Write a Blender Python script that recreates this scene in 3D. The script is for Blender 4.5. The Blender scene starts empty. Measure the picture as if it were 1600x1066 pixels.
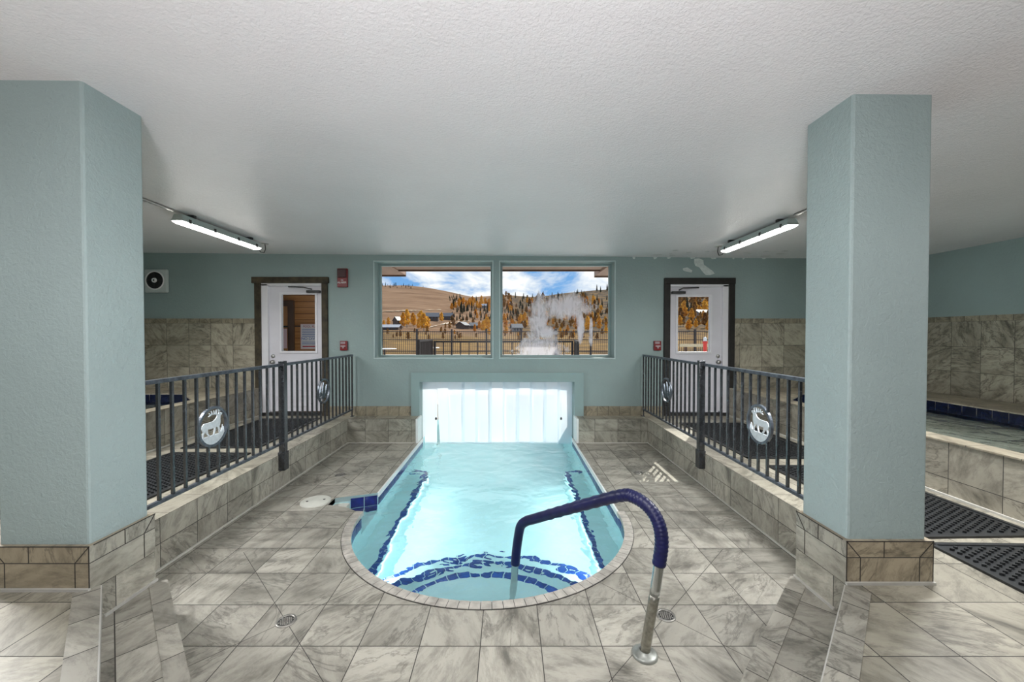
import bpy, bmesh, math, random
from mathutils import Vector, Matrix, noise
R = math.radians
rnd = random.Random(7)
sc = bpy.context.scene
COL = sc.collection

# ------------------------------------------------------------------ camera, sky, sun, exposure
cd = bpy.data.cameras.new('camera'); cd.lens = 14.0; cd.sensor_width = 36.0
cd.clip_start = 0.05; cd.clip_end = 3000
cam = bpy.data.objects.new('camera', cd); COL.objects.link(cam)
cam.location = (0, 0, 1.7); cam.rotation_euler = (R(90 - 0.92), 0, 0); cd.shift_x = 0.00375
sc.camera = cam
sc.view_settings.view_transform = 'Standard'; sc.view_settings.look = 'None'
sc.view_settings.gamma = 1.0; sc.view_settings.use_curve_mapping = False
sc.view_settings.exposure = 0.18

SKY_STRENGTH = 0.9
SUN_STRENGTH = 4.2
SUN_DIR = Vector((-0.42, -0.63, -0.72))
FIXTURE_EMIT = 16.0
POOL_FILL = 8.5
UP_FILL = 88.0
CEIL_FILL = 30.0

world = bpy.data.worlds.new('sky'); sc.world = world; world.use_nodes = True
wt = world.node_tree; wt.nodes.clear()
def wn(t, **k):
    n = wt.nodes.new(t)
    for a, b in k.items(): setattr(n, a, b)
    return n
w_out = wn('ShaderNodeOutputWorld'); w_bg = wn('ShaderNodeBackground'); w_bg.inputs[1].default_value = SKY_STRENGTH
w_tc = wn('ShaderNodeTexCoord'); w_map = wn('ShaderNodeMapping')
w_map.inputs['Scale'].default_value = (1.0, 1.0, 2.2); w_map.inputs['Location'].default_value = (0.35, 0.1, 0.0)
w_no = wn('ShaderNodeTexNoise'); w_no.inputs['Scale'].default_value = 7.5; w_no.inputs['Detail'].default_value = 8
w_no.inputs['Roughness'].default_value = 0.58; w_no.inputs['Distortion'].default_value = 0.4
w_cr = wn('ShaderNodeValToRGB'); e = w_cr.color_ramp.elements
e[0].position = 0.40; e[0].color = (0.20, 0.45, 0.86, 1); e[1].position = 0.60; e[1].color = (1.15, 1.15, 1.15, 1)
k = w_cr.color_ramp.elements.new(0.5); k.color = (0.72, 0.82, 0.98, 1)
L_ = wt.links.new
L_(w_tc.outputs['Generated'], w_map.inputs[0]); L_(w_map.outputs[0], w_no.inputs['Vector'])
L_(w_no.outputs[0], w_cr.inputs[0]); L_(w_cr.outputs[0], w_bg.inputs[0]); L_(w_bg.outputs[0], w_out.inputs[0])

sd = bpy.data.lights.new('sun', 'SUN'); sd.energy = SUN_STRENGTH; sd.angle = R(0.55); sd.color = (1.0, 0.95, 0.86)
sun = bpy.data.objects.new('sun', sd); COL.objects.link(sun)
sun.rotation_euler = SUN_DIR.to_track_quat('-Z', 'Y').to_euler(); sun.location = (4, 12, 12)

def area(name, loc, sx, sy, power, rot=(0, 0, 0), col=(1, 1, 1)):
    d = bpy.data.lights.new(name, 'AREA'); d.shape = 'RECTANGLE'; d.size = sx; d.size_y = sy; d.energy = power; d.color = col
    o = bpy.data.objects.new(name, d); COL.objects.link(o); o.location = loc; o.rotation_euler = rot
    return o
# added fill lights under the ceiling, out of view, without fixtures
for lx, ly, k, tilt, roll in ((-4.4, 3.0, 3.4, 4, -20), (2.95, 3.1, 2.9, 4, 20), (5.0, 1.4, 1.5, 0, 0), (-4.4, 0.6, 0.8, 0, 0), (-0.2, 1.05, 1.15, 6, 0), (-0.2, -2.0, 0.4, 0, 0)):
    o = area('ceiling_fill_light', (lx, ly, 2.80), 1.25, 0.16, CEIL_FILL * k, rot=(R(tilt), R(roll), 0), col=(0.97, 0.975, 1.0))
    if roll: o.data.spread = R(150)
for lx, w_, ry in ((3.82, 18.0, -90), (-4.27, 9.0, 90)):               # added fill in each tub to brighten its water
    area('underwater_fill_light', (lx, 4.2, 0.52), 0.12, 1.6, w_, rot=(0, R(ry), 0), col=(0.95, 1.0, 1.0))
# bare light added behind the camera to brighten the ceiling
area('upward_fill_light', (-0.2, -0.7, 1.25), 0.5, 0.5, UP_FILL, rot=(R(180 - 27), 0, 0), col=(0.98, 0.965, 1.0))
# fill lights added under water to brighten the pool
for lx, ry in ((-1.125, -35), (0.785, 35)):                          # unseen lights under the lip of each bench, shining down and inwards
    area('underwater_fill_light', (lx, 4.5, -0.67), 0.06, 2.3, POOL_FILL, rot=(0, R(ry), 0), col=(0.95, 1.0, 1.0))

# ------------------------------------------------------------------ helpers
class MB:
    def __init__(self): self.bm = bmesh.new(); self.mi = 0
    def v(self, *p): return self.bm.verts.new(p)
    def f(self, vs):
        try:
            fc = self.bm.faces.new(vs); fc.material_index = self.mi; return fc
        except ValueError: return None
    def quad(self, a, b, c, d): return self.f([self.v(*a), self.v(*b), self.v(*c), self.v(*d)])
    def box(self, x0, x1, y0, y1, z0, z1, mat=None):
        vs = [self.v(x, y, z) for x in (x0, x1) for y in (y0, y1) for z in (z0, z1)]
        if mat:
            for q in vs: q.co = mat @ q.co
        for idx in ((0, 1, 3, 2), (4, 6, 7, 5), (0, 4, 5, 1), (2, 3, 7, 6), (0, 2, 6, 4), (1, 5, 7, 3)):
            self.f([vs[i] for i in idx])
        return self
    def prism(self, poly, a0, a1, axis='z'):
        def P(p, a):
            return (p[0], p[1], a) if axis == 'z' else ((p[0], a, p[1]) if axis == 'y' else (a, p[0], p[1]))
        lo = [self.v(*P(p, a0)) for p in poly]; hi = [self.v(*P(p, a1)) for p in poly]
        n = len(poly)
        for i in range(n):
            j = (i + 1) % n
            self.f([lo[i], lo[j], hi[j], hi[i]])
        fs = [self.f(lo[::-1]), self.f(hi)]
        fs = [q for q in fs if q and len(q.verts) > 4]
        for q in fs: q.normal_update()
        if fs: bmesh.ops.triangulate(self.bm, faces=fs, ngon_method='EAR_CLIP')
        return self
    def tube(self, pts, r, n=10, cap=True, closed=False):
        pts = [Vector(p) for p in pts]; rings = []; m = len(pts)
        up = None
        for i, p in enumerate(pts):
            if closed: t = (pts[(i + 1) % m] - pts[i - 1])
            else: t = (pts[min(i + 1, m - 1)] - pts[max(i - 1, 0)])
            t.normalize()
            if up is None:
                up = Vector((0, 0, 1)) if abs(t.z) < 0.9 else Vector((1, 0, 0))
            a = t.cross(up)
            if a.length < 1e-4: a = t.cross(Vector((0, 1, 0)))
            a.normalize(); b = a.cross(t); b.normalize(); up = b
            rr = r[i] if isinstance(r, (list, tuple)) else r
            rings.append([self.v(*(p + rr * (math.cos(2 * math.pi * k / n) * a + math.sin(2 * math.pi * k / n) * b))) for k in range(n)])
        for i in range(m if closed else m - 1):
            A = rings[i]; B = rings[(i + 1) % m]
            for k in range(n):
                fc = self.f([A[k], A[(k + 1) % n], B[(k + 1) % n], B[k]])
                if fc: fc.smooth = True
        if cap and not closed:
            self.f(rings[0][::-1]); self.f(rings[-1])
        return self
    def lathe(self, prof, c, n=24, axis='z', smooth=True):
        c = Vector(c)
        def P(r, h, a):
            x, y = r * math.cos(a), r * math.sin(a)
            return c + (Vector((x, y, h)) if axis == 'z' else (Vector((x, h, y)) if axis == 'y' else Vector((h, x, y))))
        rings = []
        for r, h in prof:
            if r < 1e-6: rings.append([self.v(*P(0, h, 0))])
            else: rings.append([self.v(*P(r, h, 2 * math.pi * k / n)) for k in range(n)])
        for A, B in zip(rings, rings[1:]):
            for k in range(n):
                if len(A) == 1 and len(B) == 1: continue
                if len(A) == 1: fc = self.f([A[0], B[(k + 1) % n], B[k]])
                elif len(B) == 1: fc = self.f([A[k], A[(k + 1) % n], B[0]])
                else: fc = self.f([A[k], A[(k + 1) % n], B[(k + 1) % n], B[k]])
                if fc: fc.smooth = smooth
        return self
    def build(self, name, mats, parent=None, bevel=0.0, recalc=True):
        if recalc: bmesh.ops.recalc_face_normals(self.bm, faces=self.bm.faces[:])
        me = bpy.data.meshes.new(name); self.bm.to_mesh(me); self.bm.free()
        for m in (mats if isinstance(mats, (list, tuple)) else [mats]): me.materials.append(m)
        o = bpy.data.objects.new(name, me); COL.objects.link(o)
        if parent is not None: o.parent = parent
        if bevel:
            b = o.modifiers.new('bevel', 'BEVEL'); b.width = bevel; b.segments = 2; b.limit_method = 'ANGLE'
        return o

def tag(o, label, cat, group=None, kind=None):
    o['label'] = label; o['category'] = cat
    if group: o['group'] = group
    if kind: o['kind'] = kind
    return o
def struct(o): o['kind'] = 'structure'; return o
def empty(name, loc=(0, 0, 0), rz=0.0, rot=None):
    o = bpy.data.objects.new(name, None); COL.objects.link(o); o.location = loc
    o.rotation_euler = rot if rot else (0, 0, rz); o.empty_display_size = 0.1
    return o
def dup(root, loc=None, rot=None, label=None, group=None):
    def cp(o, parent):
        c = o.copy(); COL.objects.link(c)
        if parent is not None: c.parent = parent
        for ch in list(o.children): cp(ch, c)
        return c
    r = cp(root, None)
    if loc is not None: r.location = loc
    if rot is not None: r.rotation_euler = rot
    if label: r['label'] = label
    if group: r['group'] = group
    return r

# ------------------------------------------------------------------ materials
class NT:
    def __init__(self, name):
        self.m = bpy.data.materials.new(name); self.m.use_nodes = True
        self.t = self.m.node_tree; self.t.nodes.clear()
        self.out = self.n('ShaderNodeOutputMaterial')
    def n(self, t, **k):
        x = self.t.nodes.new(t)
        for a, b in k.items(): setattr(x, a, b)
        return x
    def set(self, sock, v):
        if isinstance(v, bpy.types.NodeSocket): self.t.links.new(v, sock)
        else: sock.default_value = v
    def math(self, op, a, b=None, c=None):
        x = self.n('ShaderNodeMath', operation=op)
        self.set(x.inputs[0], a)
        if b is not None: self.set(x.inputs[1], b)
        if c is not None: self.set(x.inputs[2], c)
        return x.outputs[0]
    def mix(self, f, a, b):
        x = self.n('ShaderNodeMix', data_type='RGBA')
        self.set(x.inputs[0], f); self.set(x.inputs[6], a); self.set(x.inputs[7], b)
        return x.outputs[2]
    def comb(self, x, y, z):
        c = self.n('ShaderNodeCombineXYZ'); self.set(c.inputs[0], x); self.set(c.inputs[1], y); self.set(c.inputs[2], z); return c.outputs[0]
    def sep(self, v):
        s = self.n('ShaderNodeSeparateXYZ'); self.set(s.inputs[0], v); return s.outputs
    def pos(self): return self.n('ShaderNodeNewGeometry').outputs['Position']
    def obj(self): return self.n('ShaderNodeTexCoord').outputs['Object']
    def noise(self, vec, scale, detail=4, rough=0.55, dist=0.0):
        x = self.n('ShaderNodeTexNoise'); self.set(x.inputs['Vector'], vec); x.inputs['Scale'].default_value = scale
        x.inputs['Detail'].default_value = detail; x.inputs['Roughness'].default_value = rough; x.inputs['Distortion'].default_value = dist
        return x.outputs[0]
    def ramp(self, f, stops):
        x = self.n('ShaderNodeValToRGB'); self.set(x.inputs[0], f); el = x.color_ramp.elements
        while len(el) < len(stops): el.new(0.5)
        for q, (p, c) in zip(el, stops): q.position = p; q.color = (c[0], c[1], c[2], 1) if not isinstance(c, (int, float)) else (c, c, c, 1)
        return x.outputs[0]
    def bump(self, h, strength=0.3, dist=0.01):
        x = self.n('ShaderNodeBump'); self.set(x.inputs['Height'], h); x.inputs['Strength'].default_value = strength
        x.inputs['Distance'].default_value = dist; return x.outputs[0]
    def bsdf(self, col, rough=0.5, metal=0.0, spec=0.5, normal=None, **k):
        x = self.n('ShaderNodeBsdfPrincipled')
        self.set(x.inputs['Base Color'], col if isinstance(col, bpy.types.NodeSocket) else (*col, 1))
        self.set(x.inputs['Roughness'], rough); self.set(x.inputs['Metallic'], metal); x.inputs['Specular IOR Level'].default_value = spec
        if normal is not None: self.set(x.inputs['Normal'], normal)
        for a, b in k.items(): self.set(x.inputs[a.replace('_', ' ')], b)
        return x.outputs[0]
    def done(self, s): self.t.links.new(s, self.out.inputs[0]); return self.m

def plain(name, col, rough=0.5, metal=0.0, spec=0.5, var=0.12, nscale=6.0, bump=0.0, bscale=60.0, **k):
    t = NT(name); p = t.obj()
    f = t.noise(p, nscale, 5)
    c = t.ramp(f, [(0.3, [q * (1 - var) for q in col]), (0.7, [min(1, q * (1 + var)) for q in col])])
    nm = t.bump(t.noise(p, bscale, 4), bump, 0.004) if bump else None
    return t.done(t.bsdf(c, rough, metal, spec, nm, **k))

def stucco(name, col, scale=42.0, strength=0.55, rough=0.5, dist=0.012, var=0.05, spec=0.5):
    t = NT(name); p = t.pos()
    c = t.ramp(t.noise(p, 1.3, 5), [(0.3, [q * (1 - var) for q in col]), (0.7, [min(1, q * (1 + var)) for q in col])])
    h = t.noise(p, scale, 5, 0.6, 0.6)
    h2 = t.math('ADD', t.math('MULTIPLY', t.noise(p, scale * 0.17, 3), 0.5), h)
    return t.done(t.bsdf(c, rough, 0, spec, t.bump(h2, strength, dist)))

TILE_L, TILE_M, TILE_D = (0.375, 0.355, 0.30), (0.265, 0.25, 0.208), (0.06, 0.056, 0.047)
def tile(name, axes, size, off=(0, 0), rot=0.0, grout=0.005, gcol=(0.05, 0.046, 0.04), diag=None, tint=(1, 1, 1), rough=0.40, con=1.25):
    t = NT(name); s = t.sep(t.pos())
    a, b = s['XYZ'.index(axes[0].upper())], s['XYZ'.index(axes[1].upper())]
    if rot:
        ca, sa = math.cos(rot), math.sin(rot)
        a, b = (t.math('ADD', t.math('MULTIPLY', a, ca), t.math('MULTIPLY', b, sa)),
                t.math('SUBTRACT', t.math('MULTIPLY', b, ca), t.math('MULTIPLY', a, sa)))
    u = t.math('DIVIDE', t.math('SUBTRACT', a, off[0]), size[0]); v = t.math('DIVIDE', t.math('SUBTRACT', b, off[1]), size[1])
    iu, iv = t.math('FLOOR', u), t.math('FLOOR', v); fu, fv = t.math('FRACT', u), t.math('FRACT', v)
    wnn = t.n('ShaderNodeTexWhiteNoise'); wnn.noise_dimensions = '3D'; t.set(wnn.inputs['Vector'], t.comb(iu, iv, size[0] * 7.3))
    rv = t.sep(wnn.outputs['Color'])
    ang = t.math('MULTIPLY', wnn.outputs['Value'], 6.2832)
    cs, sn = t.math('COSINE', ang), t.math('SINE', ang)
    ra = t.math('ADD', t.math('MULTIPLY', a, cs), t.math('MULTIPLY', b, sn)); rb = t.math('SUBTRACT', t.math('MULTIPLY', b, cs), t.math('MULTIPLY', a, sn))
    vec = t.comb(t.math('ADD', t.math('MULTIPLY', ra, 2.2), t.math('MULTIPLY', rv[0], 40.0)),
                 t.math('ADD', t.math('MULTIPLY', rb, 5.5), t.math('MULTIPLY', rv[1], 40.0)), rv[2])
    n1 = t.noise(vec, 1.0, 9, 0.66, 0.5)
    n2 = t.noise(vec, 2.6, 10, 0.78, 0.3)
    vein = t.ramp(t.math('ABSOLUTE', t.math('SUBTRACT', t.noise(vec, 0.8, 8, 0.62, 0.7), 0.5)), [(0.0, 1.0), (0.022, 0.0)])
    base = t.ramp(n1, [(0.30, [q * (1 - 0.42 * con) for q in TILE_M]), (0.40, TILE_M), (0.52, TILE_L), (0.64, [q * 1.08 for q in TILE_L])])
    c = t.mix(t.math('MULTIPLY', t.ramp(n2, [(0.38, 1.0), (0.52, 0.0)]), 0.36 * con), base, (TILE_D[0] * 1.5, TILE_D[1] * 1.5, TILE_D[2] * 1.5, 1))
    c = t.mix(t.math('MULTIPLY', vein, t.math('MULTIPLY', t.math('GREATER_THAN', rv[1], 0.45), 0.42 * con)), c, (TILE_D[0], TILE_D[1], TILE_D[2], 1))
    br = t.math('ADD', 0.80, t.math('MULTIPLY', rv[2], 0.34))
    mm = t.n('ShaderNodeMix', data_type='RGBA', blend_type='MULTIPLY'); mm.inputs[0].default_value = 1.0
    t.set(mm.inputs[6], c); t.set(mm.inputs[7], t.comb(t.math('MULTIPLY', br, tint[0]), t.math('MULTIPLY', br, tint[1]), t.math('MULTIPLY', br, tint[2])))
    c = mm.outputs[2]
    du = t.math('MULTIPLY', t.math('MINIMUM', fu, t.math('SUBTRACT', 1.0, fu)), size[0])
    dv = t.math('MULTIPLY', t.math('MINIMUM', fv, t.math('SUBTRACT', 1.0, fv)), size[1])
    d = t.math('MINIMUM', du, dv)
    if diag:
        for (dx, dy, rr) in diag:                                    # tiles cut along the falls to each drain
            ax = t.math('ABSOLUTE', t.math('SUBTRACT', a, dx)); ay = t.math('ABSOLUTE', t.math('SUBTRACT', b, dy))
            dd = t.math('MULTIPLY', t.math('ABSOLUTE', t.math('SUBTRACT', ax, ay)), 1.0)
            far = t.math('GREATER_THAN', t.math('MAXIMUM', ax, ay), rr)
            d = t.math('MINIMUM', d, t.math('ADD', dd, far))
    g = t.math('LESS_THAN', d, grout * 0.5)
    c = t.mix(g, c, (*gcol, 1))
    hh = t.math('SUBTRACT', t.math('MULTIPLY', n2, 0.35), t.math('MULTIPLY', g, 1.0))
    ro = t.math('ADD', rough, t.math('MULTIPLY', g, 0.4))
    return t.done(t.bsdf(c, ro, 0, 0.45, t.bump(hh, 0.35, 0.003)))

DRAINS = [(-1.317, 2.334), (0.953, 2.38), (-2.03, 4.79), (1.60, 4.87)]
TS = 0.332
M_floor = tile('floor_tile', 'xy', (TS, TS), (-0.152, 2.145), diag=[(x, y, 0.75) for x, y in DRAINS])
M_deck = tile('deck_tile', 'xy', (TS, TS), (1.20, 1.95), tint=(0.95, 0.93, 0.87))
M_curbx = tile('curb_tile_side', 'yz', (0.345, 0.1875), (0.1, 0.0), tint=(1.08, 1.08, 1.06))
M_curby = tile('curb_tile_front', 'xz', (0.36, 0.1875), (-1.52, 0.0), tint=(0.95, 0.97, 0.95))
M_wains = tile('wainscot_tile', 'xz', (0.359, 0.357), (-4.124, 1.885), tint=(1.02, 0.99, 0.9), con=1.7)
M_wainr = tile('wainscot_tile_side', 'yz', (0.359, 0.357), (0.05, 1.885), tint=(1.0, 0.97, 0.89), con=1.7)
M_wtrim = tile('wainscot_trim_tile', 'xz', (0.18, 0.5), (-4.124, 1.6), tint=(0.85, 0.8, 0.68))
M_wtrimr = tile('wainscot_trim_tile_side', 'yz', (0.18, 0.5), (0.05, 1.6), tint=(0.85, 0.8, 0.68))
M_tubx = tile('tub_tile_side', 'yz', (0.36, 0.31), (0.0, 0.52), tint=(1.03, 1.0, 0.94))
M_tuby = tile('tub_tile_front', 'xz', (0.36, 0.31), (0.0, 0.52))
M_rim = tile('tub_rim_tile', 'xy', (0.34, 0.34), (0.11, 0.05), tint=(1.05, 0.98, 0.86))
M_treadl = tile('tread_tile_left', 'xy', (0.30, 0.6), (0.1, 0.0), rot=R(-45))
M_treadr = tile('tread_tile_right', 'xy', (0.30, 0.6), (0.05, -0.4), rot=R(45))
M_tread = tile('tread_tile', 'xy', (0.3, 0.6), (0, 0.8))
M_nosel = tile('nosing_tile_left', 'xy', (0.27, 5.0), (0.02, -2.5), rot=R(-45))
M_noser = tile('nosing_tile_right', 'xy', (0.27, 5.0), (0.12, -2.5), rot=R(45))
M_nose = tile('nosing_tile', 'xy', (0.27, 5.0), (0.02, -2.5))
M_pbase = tile('pillar_base_tile', 'xz', (3.0, 0.142), (-5.1, 0.375), tint=(0.92, 0.82, 0.68), con=1.3)
M_pbasex = tile('pillar_base_tile_side', 'yz', (3.0, 0.35), (0.5, 0.167), tint=(1.1, 1.1, 1.08))
M_cope = plain('coping_tile', (0.40, 0.375, 0.33), 0.45, var=0.3, nscale=14, bump=0.3)
M_joint = plain('dark_grout', (0.035, 0.03, 0.026), 0.8)
M_white_edge = plain('white_grout_edge', (0.72, 0.74, 0.72), 0.5, var=0.05)
TEAL = (0.34, 0.42, 0.415)
M_wall = stucco('teal_wall_paint', (0.26, 0.335, 0.322), 24, 0.4, 0.55)
M_pillar = stucco('teal_pillar_paint', TEAL, 46, 0.5, 0.5)
M_ceiling = stucco('white_stipple_ceiling', (0.86, 0.825, 0.835), 62, 0.55, 0.27, 0.014, 0.03, 0.6)
M_trimpaint = stucco('teal_trim_paint', (0.25, 0.34, 0.33), 30, 0.15, 0.4)
M_lip = plain('pale_teal_lip', (0.46, 0.55, 0.54), 0.5, var=0.06)
M_peel = plain('bare_plaster', (0.55, 0.60, 0.57), 0.8, var=0.12, nscale=20)
M_caulk = plain('pale_caulk', (0.52, 0.51, 0.46), 0.6, var=0.1)
M_steeltrim = plain('pale_metal_edge', (0.50, 0.49, 0.45), 0.4, 0.2, var=0.12)
M_black_wood = plain('black_rough_timber', (0.012, 0.011, 0.009), 0.65, var=0.6, nscale=9, bump=0.5, bscale=30)
M_brown_wood = plain('dark_brown_rough_timber', (0.045, 0.035, 0.018), 0.7, var=0.6, nscale=9, bump=0.5, bscale=30)
M_door = plain('white_door_paint', (0.66, 0.65, 0.69), 0.4, var=0.03)
M_doorframe = plain('white_frame_paint', (0.72, 0.71, 0.74), 0.4, var=0.03)
M_metal = plain('dull_metal', (0.45, 0.44, 0.42), 0.3, 0.9, var=0.15, nscale=20)
M_darkmetal = plain('dark_metal', (0.05, 0.05, 0.05), 0.4, 0.6, var=0.2)
M_rail = plain('weathered_black_rail_paint', (0.026, 0.029, 0.033), 0.22, 0.2, 1.0, var=0.5, nscale=25, bump=0.2, bscale=90)
M_toprail = plain('worn_blue_grey_rail_paint', (0.085, 0.10, 0.12), 0.33, 0.4, 0.7, var=0.55, nscale=22, bump=0.2, bscale=90)
M_silver = plain('galvanised_plate', (0.66, 0.72, 0.75), 0.55, 0.0, var=0.12, nscale=30)
M_darkplate = plain('dark_steel_plate', (0.10, 0.12, 0.14), 0.35, 0.6, var=0.4, nscale=30)
M_chrome = plain('stainless_tube', (0.55, 0.57, 0.56), 0.24, 1.0, var=0.12, nscale=8)
M_tarnish = plain('tarnished_steel_tube', (0.30, 0.29, 0.25), 0.38, 0.9, var=0.35, nscale=35)
M_rubber = plain('black_rubber_mat', (0.02, 0.022, 0.023), 0.42, var=0.3, nscale=20)
M_bluetile_d = plain('navy_waterline_tile', (0.01, 0.012, 0.14), 0.12, var=0.5, nscale=12)
M_navy_dark = plain('dark_navy_tub_tile', (0.006, 0.010, 0.03), 0.2, var=0.4, nscale=12)
M_bluetile = plain('blue_line_tile', (0.015, 0.07, 0.30), 0.2, var=0.4, nscale=20)
M_pool = plain('pale_pool_plaster', (0.54, 0.80, 0.82), 0.7, var=0.05, nscale=3)
M_tubin = plain('tub_plaster', (0.16, 0.55, 0.72), 0.7, var=0.08, nscale=3)
M_red = plain('red_plastic', (0.17, 0.004, 0.006), 0.35, var=0.15)
M_signpink_ = plain('faded_label', (0.34, 0.26, 0.27), 0.5, var=0.2)
M_darkred = plain('dark_red_lens', (0.04, 0.002, 0.004), 0.4, var=0.2)
M_whiteplastic = plain('pale_fan_plastic', (0.50, 0.55, 0.53), 0.45, var=0.06)
M_blackplastic = plain('black_fan_plastic', (0.012, 0.012, 0.012), 0.4, var=0.2)
M_white = plain('white_paint', (0.75, 0.75, 0.74), 0.5, var=0.04)
M_housing = plain('grey_green_polycarbonate', (0.36, 0.42, 0.40), 0.35, var=0.05)
M_lidwhite = plain('off_white_plastic_lid', (0.52, 0.52, 0.46), 0.45, var=0.08)

def cover_mat():
    t = NT('navy_foam_grip'); p = t.sep(t.obj())
    f = t.noise(t.obj(), 9, 4)
    c = t.ramp(f, [(0.3, (0.003, 0.004, 0.038)), (0.7, (0.006, 0.008, 0.075))])
    return t.done(t.bsdf(c, 0.42, 0, 0.5))
M_cover = cover_mat()

def emit_mat():
    t = NT('lit_tube_lens'); x = t.n('ShaderNodeEmission'); x.inputs[0].default_value = (1.0, 0.98, 0.93, 1); x.inputs[1].default_value = FIXTURE_EMIT
    return t.done(x.outputs[0])
M_emit = emit_mat()

def glass_mat(name, deposits=False):
    t = NT(name)
    tr = t.n('ShaderNodeBsdfTransparent'); tr.inputs[0].default_value = (0.96, 0.97, 0.96, 1)
    gl = t.n('ShaderNodeBsdfGlossy'); gl.inputs['Roughness'].default_value = 0.25
    mx = t.n('ShaderNodeMixShader'); mx.inputs[0].default_value = 0.006
    t.t.links.new(tr.outputs[0], mx.inputs[1]); t.t.links.new(gl.outputs[0], mx.inputs[2])
    if not deposits: return t.done(mx.outputs[0])
    # dried white mineral runs: two cloudy patches and vertical drips
    s = t.sep(t.pos()); X, Z = s[0], s[2]
    def blob(cx, cz, rx, rz):
        dx = t.math('DIVIDE', t.math('SUBTRACT', X, cx), rx); dz = t.math('DIVIDE', t.math('SUBTRACT', Z, cz), rz)
        return t.math('SUBTRACT', 1.0, t.math('ADD', t.math('MULTIPLY', dx, dx), t.math('MULTIPLY', dz, dz)))
    b = t.math('MAXIMUM', blob(0.98, 2.17, 0.50, 0.25), blob(0.53, 1.38, 0.50, 0.40))
    b = t.math('MAXIMUM', b, blob(0.52, 2.0, 0.20, 0.40))
    b = t.math('MAXIMUM', b, blob(0.62, 1.74, 0.24, 0.16))
    b = t.math('MAXIMUM', b, blob(1.22, 1.84, 0.08, 0.34))
    b = t.math('MAXIMUM', b, blob(1.40, 1.73, 0.045, 0.26))
    drip = t.noise(t.comb(t.math('MULTIPLY', X, 16.0), 0.0, t.math('MULTIPLY', Z, 2.2)), 1.0, 6, 0.65, 0.3)
    sp = t.noise(t.comb(t.math('MULTIPLY', X, 7.0), 3.0, t.math('MULTIPLY', Z, 5.0)), 1.0, 6, 0.65, 0.8)
    q = t.math('ADD', t.math('MULTIPLY', b, 0.55), t.math('SUBTRACT', t.math('ADD', t.math('MULTIPLY', drip, 0.9), t.math('MULTIPLY', sp, 1.1)), 1.0))
    m = t.ramp(q, [(0.08, 0.0), (0.50, 0.70)])
    df = t.n('ShaderNodeBsdfDiffuse'); df.inputs[0].default_value = (0.85, 0.83, 0.85, 1)
    tl = t.n('ShaderNodeBsdfTranslucent'); tl.inputs[0].default_value = (0.85, 0.83, 0.86, 1)
    m2 = t.n('ShaderNodeMixShader'); m2.inputs[0].default_value = 0.6
    t.t.links.new(df.outputs[0], m2.inputs[1]); t.t.links.new(tl.outputs[0], m2.inputs[2])
    m3 = t.n('ShaderNodeMixShader'); t.set(m3.inputs[0], m)
    t.t.links.new(mx.outputs[0], m3.inputs[1]); t.t.links.new(m2.outputs[0], m3.inputs[2])
    return t.done(m3.outputs[0])
M_glass = glass_mat('clear_pane'); M_glass_dep = glass_mat('pane_with_mineral_runs', True)

def strip_mat(name, clear, col):
    t = NT(name)
    tr = t.n('ShaderNodeBsdfTransparent'); tr.inputs[0].default_value = (0.93, 0.98, 1.0, 1)
    tl = t.n('ShaderNodeBsdfTranslucent'); tl.inputs[0].default_value = (*col, 1)
    df = t.n('ShaderNodeBsdfDiffuse'); df.inputs[0].default_value = (*col, 1)
    gl = t.n('ShaderNodeBsdfGlossy'); gl.inputs['Roughness'].default_value = 0.12
    a = t.n('ShaderNodeMixShader'); a.inputs[0].default_value = 0.25
    t.t.links.new(tl.outputs[0], a.inputs[1]); t.t.links.new(df.outputs[0], a.inputs[2])
    b = t.n('ShaderNodeMixShader'); b.inputs[0].default_value = clear
    t.t.links.new(a.outputs[0], b.inputs[1]); t.t.links.new(tr.outputs[0], b.inputs[2])
    c = t.n('ShaderNodeMixShader'); c.inputs[0].default_value = 0.05
    t.t.links.new(b.outputs[0], c.inputs[1]); t.t.links.new(gl.outputs[0], c.inputs[2])
    return t.done(c.outputs[0])
M_strip = strip_mat('milky_vinyl_strip', 0.12, (0.88, 0.95, 1.0)); M_stripwhite = strip_mat('whitened_vinyl_strip', 0.10, (0.93, 0.97, 1.0))  # middle strip whitened, its colour standing in for bright water behind

def water_mat(name, tint):
    t = NT(name); p = t.pos()
    h = t.math('ADD', t.noise(p, 2.2, 2, 0.5, 0.6), t.math('MULTIPLY', t.noise(p, 6.0, 2, 0.5, 0.3), 0.25))
    x = t.n('ShaderNodeBsdfPrincipled'); x.inputs['Base Color'].default_value = (*tint, 1); x.inputs['Roughness'].default_value = 0.0
    x.inputs['IOR'].default_value = 1.33; x.inputs['Transmission Weight'].default_value = 1.0
    t.set(x.inputs['Normal'], t.bump(h, 0.85, 0.05))
    return t.done(x.outputs[0])
M_water = water_mat('pool_water', (0.86, 0.98, 1.0)); M_tubwater = water_mat('tub_water', (0.72, 0.93, 1.0))

# ------------------------------------------------------------------ the room
WX0, WX1, WY0, WYB = -5.94, 6.46, -3.6, 6.50          # inner faces
WT = 0.30
DK = 0.375                                             # raised deck
def zc(x): return 1.7 + 1.281 - 0.0085 * x             # ceiling height, a slight fall to the right
PX0, PX1, PCX, PCY, PR = -1.40, 1.055, -0.1725, 3.72, 1.2275

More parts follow.
